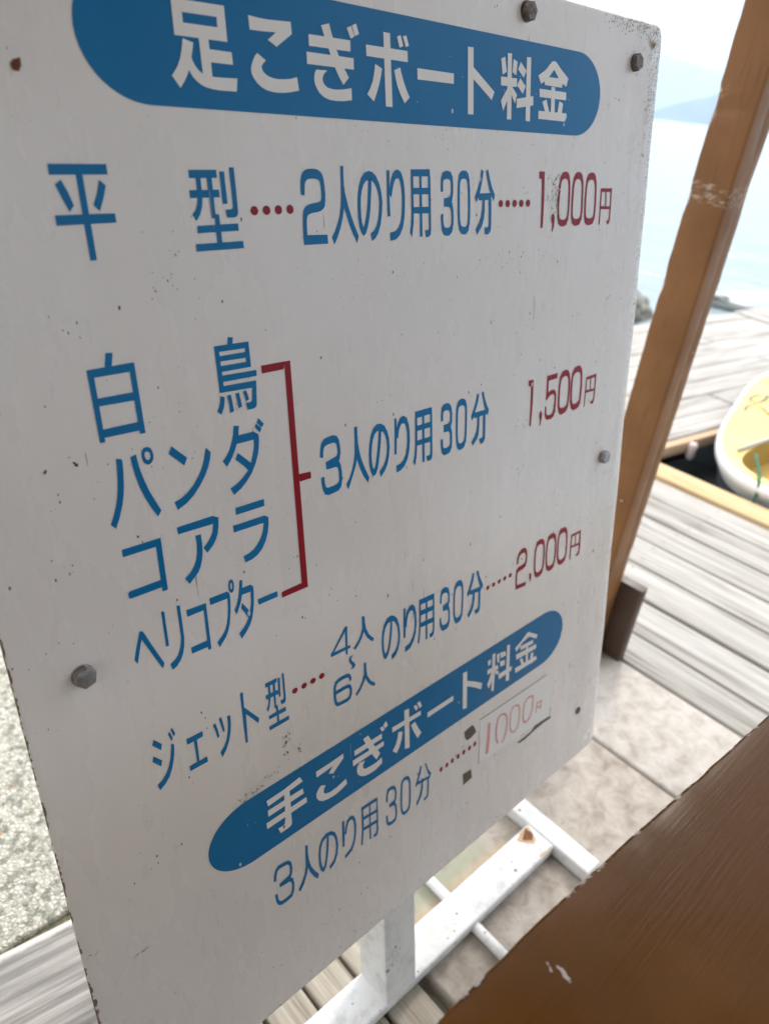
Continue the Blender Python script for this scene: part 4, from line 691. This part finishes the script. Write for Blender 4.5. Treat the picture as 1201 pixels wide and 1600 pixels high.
('dot','red','sign',[('P',[11973,-6642,11969,-6616,11959,-6592,11945,-6575,11926,-6566,11907,-6566,11889,-6575,11874,-6592,11864,-6616,11861,-6642,11864,-6668,11874,-6691,11889,-6708,11907,-6717,11926,-6717,11945,-6708,11959,-6691,11969,-6668])]),
('dot','red','sign',[('P',[12186,-6629,12182,-6602,12172,-6579,12157,-6562,12139,-6553,12119,-6553,12101,-6562,12085,-6579,12076,-6602,12072,-6629,12076,-6655,12085,-6678,12101,-6696,12119,-6705,12139,-6705,12157,-6696,12172,-6678,12182,-6655])]),
('digit','blue','sign',[('S',[5767,-6442,5789,-6286,5833,-6162,5907,-6097,6050,-6113,6160,-6140,6229,-6235,6245,-6394,6229,-6541,6181,-6647,5900,-6698,5827,-6467,5846,-6327,5876,-6243,5919,-6205,6043,-6218,6135,-6240,6173,-6293,6183,-6393,6172,-6496,6149,-6546,5894,-6593]),('S',[5899,-6592,6158,-6622,6236,-6695,6257,-6857,6236,-7053,6170,-7184,6037,-7205,5905,-7201,5812,-7137,5769,-6985,5763,-6817,5895,-6700,6141,-6729,6182,-6767,6194,-6859,6178,-7004,6140,-7080,6035,-7097,5918,-7093,5857,-7051,5830,-6956,5824,-6809])]),
('letter','blue','sign',[('P',[6610,-6073,6673,-6096,6662,-6329,6678,-6554,6726,-6759,6800,-6926,6905,-7108,6866,-7223,6773,-7086,6685,-6898,6637,-6706,6585,-6882,6497,-7076,6384,-7213,6343,-7129,6446,-6989,6526,-6835,6577,-6629])]),
('letter','blue','sign',[('S',[7241,-6264,7214,-6549,7169,-6834,7115,-7047,7031,-7157,6961,-7055,6929,-6853,6929,-6605,6966,-6365,7049,-6201,7179,-6136,7308,-6162,7410,-6271,7467,-6459,7479,-6689,7447,-6923,7365,-7109,7222,-7216,7184,-6246,7158,-6525,7116,-6796,7069,-6976,7033,-7025,7011,-6992,6986,-6837,6986,-6620,7017,-6419,7080,-6295,7184,-6244,7290,-6266,7368,-6348,7411,-6491,7421,-6681,7394,-6874,7330,-7021,7201,-7118])]),
('letter','blue','sign',[('P',[7624,-6130,7686,-6127,7678,-6399,7672,-6613,7650,-6865,7601,-6844,7611,-6444]),('S',[7675,-6524,7705,-6351,7761,-6196,7851,-6130,7945,-6165,8005,-6294,8022,-6498,8006,-6722,7955,-6957,7863,-7138,7659,-7235,7727,-6556,7755,-6397,7797,-6280,7856,-6236,7916,-6258,7953,-6339,7966,-6500,7953,-6696,7909,-6901,7835,-7046,7646,-7136])]),
('letter','blue','sign',[('P',[8191,-6105,8681,-6129,8684,-6218,8195,-6208]),('P',[8198,-6157,8246,-6168,8246,-6487,8231,-6794,8178,-7206,8136,-7192,8184,-6760]),('P',[8426,-6140,8465,-6141,8444,-7206,8400,-7207]),('P',[8655,-6184,8685,-6188,8681,-6790,8676,-7079,8654,-7194,8618,-7234,8534,-7232,8520,-7147,8588,-7147,8617,-7102,8627,-7012]),('P',[8233,-6415,8657,-6469,8660,-6551,8236,-6505]),('P',[8231,-6724,8654,-6771,8657,-6864,8237,-6814])]),
('digit','blue','sign',[('S',[8949,-6468,8963,-6259,9011,-6111,9106,-6097,9212,-6131,9274,-6230,9293,-6413,9276,-6577,9222,-6658,9050,-6687,8999,-6482,9012,-6294,9040,-6207,9104,-6198,9190,-6225,9228,-6286,9241,-6413,9230,-6520,9203,-6560,9046,-6587]),('S',[9049,-6586,9203,-6604,9262,-6694,9291,-6858,9288,-7079,9239,-7215,9125,-7249,9009,-7222,8950,-7126,8934,-6989,8935,-6869,9046,-6688,9184,-6705,9219,-6757,9239,-6874,9237,-7045,9210,-7120,9124,-7145,9030,-7124,8996,-7069,8986,-6977,8986,-6870])]),
('digit','blue','sign',[('R',[9414,-6654,9425,-6363,9458,-6180,9536,-6109,9637,-6118,9714,-6186,9754,-6345,9759,-6653,9754,-6955,9720,-7144,9635,-7226,9523,-7245,9451,-7174,9416,-7032,9409,-6851,9467,-6660,9478,-6382,9502,-6248,9547,-6207,9624,-6214,9674,-6258,9701,-6368,9706,-6653,9701,-6938,9676,-7077,9620,-7132,9534,-7146,9493,-7105,9469,-7008,9463,-6850])]),
('letter','blue','sign',[('P',[10096,-6109,10148,-6128,10113,-6308,10044,-6477,9949,-6662,9913,-6606,9997,-6414,10058,-6241]),('P',[10252,-6140,10297,-6129,10356,-6344,10476,-6552,10438,-6644,10362,-6497,10307,-6314]),('P',[9980,-6525,10438,-6594,10437,-6670,9979,-6616]),('P',[10144,-6524,10192,-6538,10178,-6811,10123,-7043,9970,-7251,9934,-7169,10056,-6998,10119,-6772]),('P',[10343,-6584,10392,-6588,10386,-7013,10366,-7186,10319,-7240,10235,-7269,10197,-7193,10274,-7176,10320,-7132,10332,-7012])]),
]
BZ = .05
BOAT = (3.747, .73, .97, .50, .255, 3.5)
WELL = (3.37, .64, .52, .25, rad(-6))
NUM28 = [[(3.558, 1.128), (3.585, 1.146), (3.614, 1.152), (3.658, 1.151), (3.678, 1.140), (3.684, 1.120), (3.672, 1.092), (3.641, 1.064), (3.60, 1.03)],
         [(3.72, 1.158), (3.735, 1.185), (3.77, 1.198), (3.83, 1.200), (3.88, 1.190), (3.895, 1.170), (3.86, 1.152), (3.81, 1.147), (3.77, 1.142), (3.74, 1.148), (3.72, 1.158)],
         [(3.81, 1.147), (3.80, 1.120), (3.83, 1.095), (3.89, 1.085), (3.95, 1.095), (3.96, 1.125), (3.93, 1.148), (3.86, 1.152)]]
yellow_boat()
tt = NT('green_rope_fibre'); o_ = tt.tc.outputs['Object']
grn = tt.fin(tt.mix(tt.noise(o_, 160, 3), (.02, .10, .055), (.06, .20, .12)), .8, .2)
rp = [(3.02, .86, .085), (2.97, .84, .088), (2.90, .80, .085), (2.83, .765, .082), (2.785, .745, .07), (2.772, .735, .03), (2.768, .735, -.05), (2.78, .74, -.13), (2.80, .75, -.2), (2.83, .77, -.30), (2.86, .80, -.40)]
tag(link('rope', tube_mesh('rope', rp, .006, grn, 8)), 'green mooring rope hanging over the rim of the yellow boat', 'rope')

# ------------------------------------------------------------------ white boat at the far end of the dock
def white_boat(loc, rz):
    root = tag(empty('rowing_boat', loc, rz), 'low white boat with dark trim lying beyond the far end of the dock', 'boat')
    tt = NT('chalky_white_paint'); wh = tt.fin(tt.mix(tt.step(tt.noise(tt.tc.outputs['Object'], 3, 5), .4, .7, 0, .4), (.46, .47, .45), (.36, .37, .35)), .5, .4)
    tt = NT('black_rubber'); bk = tt.fin((.05, .06, .055), .6, .3)
    S = 24; V = []; Fc = []
    prof = [(0, -.16), (.55, -.12), (.9, .05), (1.0, .26), (.97, .275), (.86, .10), (.5, .0), (0, -.02)]
    for i in range(S):
        s = i / (S - 1); wdt = .62 * (1 - (1 - min(1, s / .5)) ** 2.2) ** .6 if s < .5 else .62 * (1 - .18 * ((s - .5) / .5) ** 2)
        x = s * 3.2; lift = .16 * (1 - min(1, s / .35)) ** 2
        for (k, z) in prof + [(-k, z) for k, z in prof[::-1][1:-1]]:
            V.append((x, wdt * k, z * .27 + lift * .25))
    m = len(V) // S
    for i in range(S - 1):
        for j in range(m): Fc.append((i * m + j, i * m + (j + 1) % m, (i + 1) * m + (j + 1) % m, (i + 1) * m + j))
    Fc.append(tuple((S - 1) * m + j for j in range(m)))
    link('hull', mesh('hull', V, Fc, wh, True), root)
    for s in (-1, 1):
        p = []
        for i in range(S):
            q = i / (S - 1); wdt = .62 * (1 - (1 - min(1, q / .5)) ** 2.2) ** .6 if q < .5 else .62 * (1 - .18 * ((q - .5) / .5) ** 2)
            if q > (.30 if s > 0 else .42): p.append((q * 3.2, s * wdt * 1.01, .04))
        link('rubbing_strake', tube_mesh('rubbing_strake', p, .02, bk, 8), root)
    link('bow_fitting', box_mesh('bow_fitting', -.03, .16, -.05, .05, .085, .115, bk, .02, 2), root)
    bm = bmesh.new(); bmesh.ops.create_uvsphere(bm, u_segments=24, v_segments=12, radius=1)
    for v in bm.verts: v.co = Vector((1.75 + v.co.x * .42, v.co.y * .40, .10 + max(v.co.z, -.5) * .11))
    me = bpy.data.meshes.new('cover'); bm.to_mesh(me); bm.free(); me.materials.append(bk)
    for p in me.polygons: p.use_smooth = True
    link('cover', me, root)
white_boat((7.62, 3.10, WATER_Z - .01), rad(-33))

# ------------------------------------------------------------------ timber shelter: post in view, unseen roof sized for its shade, back wall added to set the sign's light
def grid_post(name, x0, x1, y0, y1, z0, z1, mat, seed, notches=()):
    """square timber with slightly waney, knocked corners; attribute 'edge' marks arrises"""
    prof = []; r = .0032
    for (cx, cy, sx, sy) in ((x0, y0, 1, 1), (x1, y0, -1, 1), (x1, y1, -1, -1), (x0, y1, 1, -1)):
        a = [(cx, cy + sy * r * 2.2, 0.), (cx, cy + sy * r, .8), (cx + sx * r * .3, cy + sy * r * .3, 1.), (cx + sx * r, cy, .8), (cx + sx * r * 2.2, cy, 0.)]
        if sx * sy < 0: a = a[::-1]
        prof += a
    n = int((z1 - z0) / .012) + 1; V = []; A = []; Fc = []; m = len(prof)
    cx, cy = (x0 + x1) / 2, (y0 + y1) / 2
    for i in range(n):
        z = z0 + (z1 - z0) * i / (n - 1)
        for j, (x, y, e) in enumerate(prof):
            k = noise.noise(Vector((j // 5 * 9.1 + seed, z * 5, 0))) * .0016 + noise.noise(Vector((j // 5 * 7 + seed, z * 28, 3))) * .0010
            cut = 0
            for (nx, ny, nz, nr, dep) in notches:
                if math.hypot(x - nx, y - ny) < .02: cut += dep * max(0, 1 - abs(z - nz) / nr) ** .6
            d = Vector((cx - x, cy - y)).normalized() * ((k + .0014) * (.4 + e) + cut * (.35 + e * .65))
            V.append((x + d.x, y + d.y, z)); A.append(min(1.0, e * .62 + (.5 if cut > .001 and e > 0 else 0)))
    for i in range(n - 1):
        for j in range(m): Fc.append((i * m + j, i * m + (j + 1) % m, (i + 1) * m + (j + 1) % m, (i + 1) * m + j))
    Fc.append(tuple(range(m))[::-1]); Fc.append(tuple((n - 1) * m + j for j in range(m)))
    me = mesh(name, V, Fc, mat, True, A)
    try: me.set_sharp_from_angle(angle=rad(60))
    except Exception: pass
    return me
sh = tag(empty('timber_shelter', (1.465, .645, 0)), 'ochre brown painted timber post of the booth shelter, chipped at its edges', 'shelter')
def shp(name, me): return link(name, me, sh, (-1.465, -.645, 0))
shp('post', grid_post('post', 1.420, 1.4725, .607, .687, 0, 2.30, MAT['post'], 2.0, notches=((1.42, .687, 1.245, .030, .008), (1.42, .687, 1.09, .03, .003), (1.42, .687, .93, .03, .002))))
shp('post_cheek', grid_post('post_cheek', 1.4745, 1.513, .6115, .687, 0, 2.30, MAT['post'], 9.0, notches=((1.513, .6115, 1.12, .05, .005),)))
shp('base_block', grid_post('base_block', 1.5145, 1.545, .556, .690, .001, .222, MAT['dark'], 5.0))
shp('wall_plate', box_mesh('wall_plate', -2.3, 1.66, .60, .70, 2.301, 2.42, MAT['post'], .004))
for i in range(7):
    shp('roof_board', box_mesh('roof_board', -2.4, 1.80, -2.45 + i * .46, -2.45 + i * .46 + .455, 2.425, 2.455, MAT['rafter'], .004))
for i in range(5):
    shp('rafter', box_mesh('rafter', -2.2 + i * .93, -2.14 + i * .93, -2.4, .598, 2.31, 2.42, MAT['rafter'], .004))
for i in range(9):
    shp('bounce_wall_board', box_mesh('bounce_wall_board', -2.3 + i * .30, -2.3 + i * .30 + .296, -1.62, -1.59, 0, 2.30, MAT['cream'], .004))  # unseen wall, added to block sky and bounce warm light onto the sign
shp('corner_post', box_mesh('corner_post', 1.33, 1.42, -1.66, -1.57, 0, 2.30, MAT['post'], .006))
shp('corner_post', box_mesh('corner_post', -2.28, -2.19, .60, .69, 0, 2.30, MAT['post'], .006))

# ------------------------------------------------------------------ brown table in the foreground
tb = tag(empty('table', (.3, -.25, 0)), 'chestnut brown painted wooden table with a worn front edge', 'table')
def edge_y(x):
    base = .0998 - .062 * (math.log(1 + math.exp((x - .27) / .03)) * .03)
    return base + .0007 * noise.noise(Vector((x * 30, 0, 0))) + .00025 * noise.noise(Vector((x * 210, 4, 0))) - .0022 * max(0, noise.noise(Vector((x * 22, 9, 0))) - .28)
TX0, TX1, TY0, TZ = -.55, 1.02, -.62, .78
nx = 420; V = []; A = []; Fc = []
rows = [(-1, 0, 0.), (.020, 0, 0.), (.007, 0, .35), (.0025, -.0004, .85), (0, -.003, 1.), (0.0005, -.020, .8), (.002, -.028, .5)]
for i in range(nx):
    x = TX0 + (TX1 - TX0) * i / (nx - 1)
    for (ins, dz, e) in rows:
        y = TY0 if ins == -1 else edge_y(x) - ins
        V.append((x - .3, y + .25, TZ + dz)); A.append(e * .74)
    V.append((x - .3, TY0 + .25, TZ - .028)); A.append(0)
m = len(rows) + 1
for i in range(nx - 1):
    for j in range(m):
        Fc.append((i * m + j, i * m + (j + 1) % m, (i + 1) * m + (j + 1) % m, (i + 1) * m + j))
Fc.append(tuple(range(m))[::-1]); Fc.append(tuple((nx - 1) * m + j for j in range(m)))
me = mesh('table_top', V, Fc, MAT['table'], True, A)
try: me.set_sharp_from_angle(angle=rad(40))
except Exception: pass
link('table_top', me, tb)
link('apron', box_mesh('apron', -.78, .64, .24, .265, .64, .7515, MAT['table'], .003), tb)
lg = box_mesh('leg', -.035, .035, -.035, .035, 0, .7515, MAT['table'], .004)
for (x, y) in ((-.76, .20), (.62, .20), (-.76, -.30), (.62, -.30)): link('leg', lg, tb, (x, y, 0))
# scraped places that show primer: thin flakes of their own colour
tt = NT('bare_primer'); prim = tt.fin(tt.mix(tt.noise(tt.tc.outputs['Object'], 300, 3), (.22, .19, .17), (.42, .38, .35)), .7, .2)
def flake(pts, z):
    r = []
    for i, p in enumerate(pts):
        q = pts[(i + 1) % len(pts)]
        for k in (0, .25, .5, .75):
            x = p[0] + (q[0] - p[0]) * k; y = p[1] + (q[1] - p[1]) * k
            j = .0007
            r.append((x + random.uniform(-j, j) - .3, y + random.uniform(-j, j) + .25, z))
    return r
FLAKES = [[(0.2684, 0.0745), (0.27, 0.0729), (0.2693, 0.0648), (0.2669, 0.064), (0.2665, 0.0671)], [(0.2658, 0.0795), (0.2665, 0.0782), (0.2644, 0.0737), (0.2635, 0.0747)], [(0.2126, 0.1003), (0.2175, 0.0992), (0.217, 0.097), (0.2114, 0.0981)], [(0.2223, 0.0998), (0.2326, 0.0993), (0.2318, 0.0979), (0.2234, 0.0972)]]
for f in FLAKES: link('scrape', mesh('scrape', flake(f, TZ + .0002), [tuple(range(4 * len(f)))], prim), tb)

# ------------------------------------------------------------------ price sign
SX, SY = .51, .36
sign = tag(empty('price_sign', (SX, SY, 0)), 'white enamel rental price sign with blue bands and red prices on a white steel stand', 'sign')
U = Vector((1, 0, 0)); UP = Vector((0, .19224, .98135)); NF = Vector((0, -.98135, .19224)); P0 = Vector((0, .42860, .80669))
OFF = Vector((SX, SY, 0))
def B(u, w_, h=0): return P0 + U * u + UP * w_ + NF * h - OFF
def spart(name, me, parent=None):
    o = link(name, me, parent or sign); return o
# materials on the sign read object coordinates as world ones: shift them back
for k in ('panel', 'blue', 'white', 'red', 'pink', 'sticker', 'residue'):
    mt = MAT[k].node_tree
    tcn = [n for n in mt.nodes if n.type == 'TEX_COORD'][0]
    add = mt.nodes.new('ShaderNodeVectorMath'); add.operation = 'ADD'; add.inputs[1].default_value = OFF
    links = [l for l in mt.links if l.from_node == tcn]
    for l_ in links:
        s_ = l_.to_socket; mt.links.remove(l_); mt.links.new(add.outputs[0], s_)
    mt.links.new(tcn.outputs['Object'], add.inputs[0])
# panel
PU0, PU1, PW0, PW1 = .0993, .9185, -.5045, .5040
def rrect(ins, R=.020, n=8):
    r = max(.002, R - ins); pts = []
    for (cx, cy, a0) in ((PU1 - ins - r, PW0 + ins + r, -90), (PU1 - ins - r, PW1 - ins - r, 0), (PU0 + ins + r, PW1 - ins - r, 90), (PU0 + ins + r, PW0 + ins + r, 180)):
        for k in range(n + 1):
            a = rad(a0 + 90 * k / n); pts.append((cx + r * math.cos(a), cy + r * math.sin(a)))
    res = []
    for i, p in enumerate(pts):
        q = pts[(i + 1) % len(pts)]; d = math.hypot(q[0] - p[0], q[1] - p[1]); res.append(p)
        k = int(d / .02)
        for j in range(1, k): res.append((p[0] + (q[0] - p[0]) * j / k, p[1] + (q[1] - p[1]) * j / k))
    return res
def drop(u, w_, ins):
    t = max(0, u - (PU1 - .021)) / .021
    b = -.0052 * t * t * (.75 + .25 * noise.noise(Vector((w_ * 9, 0, 0))))
    return b + .0004 * noise.noise(Vector((u * 12, w_ * 12, 0))) * min(1, ins / .004 + .5)
rings = [(.030, 0), (.021, 0), (.014, 0), (.008, 0), (.003, 0), (.0008, -.0003), (0, -.0011), (.0006, -.0020)]
base = rrect(0); n0 = len(base); V = []; Fc = []
for (ins, dh) in rings:
    for (u, w_) in base:
        # pull towards the inside, keeping the same point count
        cu = min(max(u, PU0 + max(ins, .020)), PU1 - max(ins, .020)); cw = min(max(w_, PW0 + max(ins, .020)), PW1 - max(ins, .020))
        dx, dy = u - cu, w_ - cw; dl = math.hypot(dx, dy) or 1; f = max(0, dl - ins) / dl
        uu, ww = cu + dx * f, cw + dy * f
        V.append(B(uu, ww, drop(uu, ww, ins) * (0 if ins == .030 else 1) + dh))
for r_ in range(len(rings) - 1):
    for i in range(n0): Fc.append((r_ * n0 + i, (r_ + 1) * n0 + i, (r_ + 1) * n0 + (i + 1) % n0, r_ * n0 + (i + 1) % n0))
Fc.append(tuple(range(n0)))
Fc.append(tuple((len(rings) - 1) * n0 + i for i in range(n0))[::-1])
pm = mesh('panel', V, Fc, MAT['panel'])
bm = bmesh.new(); bm.from_mesh(pm); bmesh.ops.recalc_face_normals(bm, faces=bm.faces); bm.to_mesh(pm); bm.free()
for p in pm.polygons: p.use_smooth = len(p.vertices) == 4
spart('panel', pm)
# bands
def band(u0, u1, wb0, wt0, wb1, wt1, name):
    pts = []; a = (wt1 - wb1) * .585
    for k in range(25):
        q = rad(-90 + 180 * k / 24); pts.append((u1 - a + a * math.cos(q), (wb1 + wt1) / 2 + (wt1 - wb1) / 2 * math.sin(q)))
    for k in range(25):
        q = rad(90 + 180 * k / 24); pts.append((u0 + a + a * math.cos(q), (wb0 + wt0) / 2 + (wt0 - wb0) / 2 * math.sin(q)))
    return spart(name, mesh(name, [B(u, w_, .00028) for u, w_ in pts], [tuple(range(len(pts)))], MAT['blue']))
band_t = band(.2185, .7910, .3833, .4622, .3857, .4625, 'title_band'); band_t['label'] = 'upper blue band with white title characters'
band_b = band(.2228, .7945, -.2782, -.2015, -.2762, -.1945, 'title_band'); band_b['label'] = 'lower blue band with white title characters'
names = {'letter': 'character', 'digit': 'digit', 'comma': 'comma', 'dot': 'dot', 'bracket': 'bracket', 'sticker': 'sticker', 'residue': 'tape_residue'}
for (nm, mt, par, polys) in GLYPHS:
    V = []; Fc = []
    h0 = {'title': .00056, 'band': .00056, 'sticker': .00022, 'residue': .00016}.get(par if mt == 'white' else mt, .00030)
    if mt == 'pink': h0 = .00045
    if mt == 'residue': h0 = .00014
    for k, (kind, a) in enumerate(polys):
        q = [(a[i] / 20000, a[i + 1] / 20000) for i in range(0, len(a), 2)]; h = h0 + k * 2.2e-5; s = len(V)
        V += [B(u, w_, h) for u, w_ in q]
        if kind == 'P': Fc.append(tuple(range(s, s + len(q))))
        else:
            n = len(q) // 2
            for i in range(n if kind == 'R' else n - 1):
                j = (i + 1) % n; Fc.append((s + i, s + j, s + n + j, s + n + i))
    me = mesh(names[nm], V, Fc, MAT[mt])
    bm = bmesh.new(); bm.from_mesh(me); bmesh.ops.triangulate(bm, faces=[f for f in bm.faces if len(f.verts) > 4], ngon_method='EAR_CLIP')
    bm.normal_update()
    for f in bm.faces:
        if f.normal.dot(NF) < 0: f.normal_flip()
    bm.to_mesh(me); bm.free()
    spart(names[nm], me, band_t if (mt == 'white' and par == 'title') else band_b if (mt == 'white') else None)
# flaked paint and dirt marks on the face of the sign
def marks(name, mat, spots, h):
    V = []; Fc = []
    for (u, w_, su, sw, n, lu, lw) in spots:
        for _ in range(n):
            cu = u + random.gauss(0, su); cw = w_ + random.gauss(0, sw); m = random.randint(5, 8); s = len(V)
            au = lu * random.uniform(.4, 1.2); aw = lw * random.uniform(.4, 1.2); sk = random.uniform(-.4, .4)
            if not (PU0 + .004 < cu < PU1 - .022 and PW0 + .006 < cw < PW1 - .006): continue
            for k in range(m):
                a = 2 * math.pi * k / m; r = random.uniform(.55, 1.1)
                x = au * r * math.cos(a); y = aw * r * math.sin(a); V.append(B(cu + x + sk * y, cw + y, h + (_ % 7) * 2e-6))
            Fc.append(tuple(range(s, len(V))))
    me = mesh(name, V, Fc, mat)
    o = spart(name, me); o['kind'] = 'stuff'
tt = NT('dark_bare_spot'); dks = tt.fin(tt.mix(tt.noise(tt.tc.outputs['Object'], 300, 2), (.05, .042, .035), (.16, .13, .10)), .7, .2)
tt = NT('flaked_white'); lts = tt.fin((.76, .75, .72), .6, .3)
tt = NT('rust_brown_spot'); rus = tt.fin((.16, .055, .03), .8, .2)
marks('flaked_patch', lts, [(.276, -.1945, .008, .0022, 16, .0035, .0020), (.300, -.1890, .006, .002, 8, .003, .0015), (.866, .36, .003, .05, 8, .0007, .008), (.72, .325, .006, .012, 10, .0012, .003), (.60, .4245, .1, .012, 14, .0006, .0006), (.5, -.24, .14, .02, 14, .0005, .0006)], .00046)
marks('dark_chips', dks, [(.272, -.1965, .009, .0020, 26, .0011, .0008), (.302, -.1880, .006, .002, 10, .0010, .0008), (.318, -.1580, .0018, .004, 10, .0012, .0018), (.318, -.176, .0015, .003, 6, .001, .0016), (.333, -.176, .002, .003, 7, .001, .0016),
    (.713, .328, .008, .012, 34, .0006, .0018), (.722, .322, .003, .010, 14, .0008, .0025), (.459, -.0555, .0006, .0010, 2, .0008, .0022), (.262, .285, .010, .012, 16, .0005, .0012), (.45, .26, .06, .02, 50, .0004, .0006), (.55, .17, .08, .05, 70, .0004, .0008),
    (.5, .05, .12, .05, 45, .0004, .0007), (.30, -.36, .08, .03, 60, .0005, .0006), (.28, -.41, .05, .03, 60, .0005, .0006), (.45, -.43, .12, .03, 50, .0004, .0006), (.60, .30, .15, .10, 70, .0004, .0009), (.85, .28, .02, .12, 40, .0005, .0014), (.87, .47, .02, .012, 60, .0007, .0009), (.892, .44, .004, .04, 50, .0006, .0014),
    (.141, -.295, .004, .001, 4, .0025, .0006), (.111, -.262, .004, .0012, 5, .002, .0006), (.4, .42, .1, .02, 16, .0005, .0007), (.25, .17, .05, .03, 22, .0005, .0008)], .00052)
marks('rust_spots', rus, [(.1809, .3989, .0002, .0002, 1, .0035, .0055), (.171, .1603, .0006, .0012, 3, .0012, .0018), (.1514, .1593, .0004, .0008, 2, .0010, .0016), (.858, -.1398, .0004, .0006, 2, .0020, .0030), (.52, -.14, .06, .05, 5, .0006, .0012)], .00054)
# bolts
def bolt(u, w_, R, hh, mat, rot, washer=True, tilt=0):
    V = []; Fc = []; def_r = []
    ringsb = [(R * 1.45, 0.0002), (R * 1.45, .0012), (R * 1.02, .0013), (R, .0015), (R, hh * .8), (R * .93, hh * .97), (R * .80, hh), (R * .3, hh + .0002)]
    n = 36
    for i, (r, h) in enumerate(ringsb):
        for k in range(n):
            a = 2 * math.pi * k / n + rot
            if i >= 2 and i < 7:
                q = (a - rot) % (math.pi / 3); rr = r * math.cos(math.pi / 6) / math.cos(q - math.pi / 6)
            else: rr = r if washer or i > 1 else R
            V.append(B(u + rr * math.cos(a), w_ + rr * math.sin(a), h + tilt * math.cos(a) * r))
    for i in range(len(ringsb) - 1):
        for k in range(n): Fc.append((i * n + k, i * n + (k + 1) % n, (i + 1) * n + (k + 1) % n, (i + 1) * n + k))
    Fc.append(tuple((len(ringsb) - 1) * n + k for k in range(n)))
    me = mesh('bolt', V, Fc, mat, True)
    try: me.set_sharp_from_angle(angle=rad(35))
    except Exception: pass
    spart('bolt', me)
bolt(.1475, .0, .0088, .0075, MAT['bolt'], .3, False)
bolt(.6560, .4856, .0088, .0070, MAT['bolt_dark'], .1, False)
bolt(.8560, .4630, .0088, .0070, MAT['bolt_dark'], .5, False)
bolt(.8611, .0018, .0088, .0085, MAT['bolt'], .2, False)
bolt(.8556, -.4126, .0060, .0012, MAT['bolt_dark'], .2, False)
# steel stand
def bbox(name, u0, u1, w0, w1, h0, h1, mat, bev=.003):
    me = box_mesh(name, u0, u1, w0, w1, h0, h1, mat, bev, 3)
    for v in me.vertices: v.co = B(v.co.x, v.co.y, v.co.z)
    spart(name, me)
bbox('upright', .490, .5515, -.7835, .44, -.119, -.059, MAT['stand'])
bbox('back_rail', .13, .89, -.46, -.42, -.0585, -.0030, MAT['stand'])
bbox('back_rail', .13, .89, .40, .44, -.0585, -.0030, MAT['stand'])
def wb(name, *a, mat=MAT['stand'], bev=.004):
    me = box_mesh(name, *a, mat, bev, 3)
    for v in me.vertices: v.co -= OFF
    return spart(name, me)
wb('base_rail', .202, .9165, .336, .3975, .003, .0285)
wb('foot', .917, .958, .262, .64, 0.0, .029)
wb('foot', .160, .2015, .262, .50, 0.0, .029)
spart('cross_rod', tube_mesh('cross_rod', [Vector((.694, .20, .012)) - OFF, Vector((.694, .30, .012)) - OFF, Vector((.694, .455, .012)) - OFF], .0095, MAT['stand'], 12))
def patch(name, pts, z, mat):
    V = []
    for i, p in enumerate(pts):
        q = pts[(i + 1) % len(pts)]
        for k in (0, .33, .66): V.append((p[0] + (q[0] - p[0]) * k + random.uniform(-.0012, .0012) - SX, p[1] + (q[1] - p[1]) * k + random.uniform(-.0012, .0012) - SY, z))
    spart(name, mesh(name, V, [tuple(range(len(V)))], mat))
tt = NT('rust_bleed'); rb = tt.fin(tt.mix(tt.noise(tt.tc.outputs['Object'], 150, 4), (.45, .24, .08), (.62, .52, .38)), .8, .2)
patch('rust_bleed', [(.9125, .395), (.9000, .3663), (.8868, .3640), (.8672, .3868), (.885, .394)], .0287, rb)
patch('rust_hole', [(.9051, .3955), (.9033, .3761), (.8919, .3697), (.8780, .3828), (.8888, .3876)], .0290, MAT['rust'])
patch('rust_bleed', [(.8745, .3433), (.9108, .3393), (.9073, .3375), (.8755, .3388)], .0288, rb)
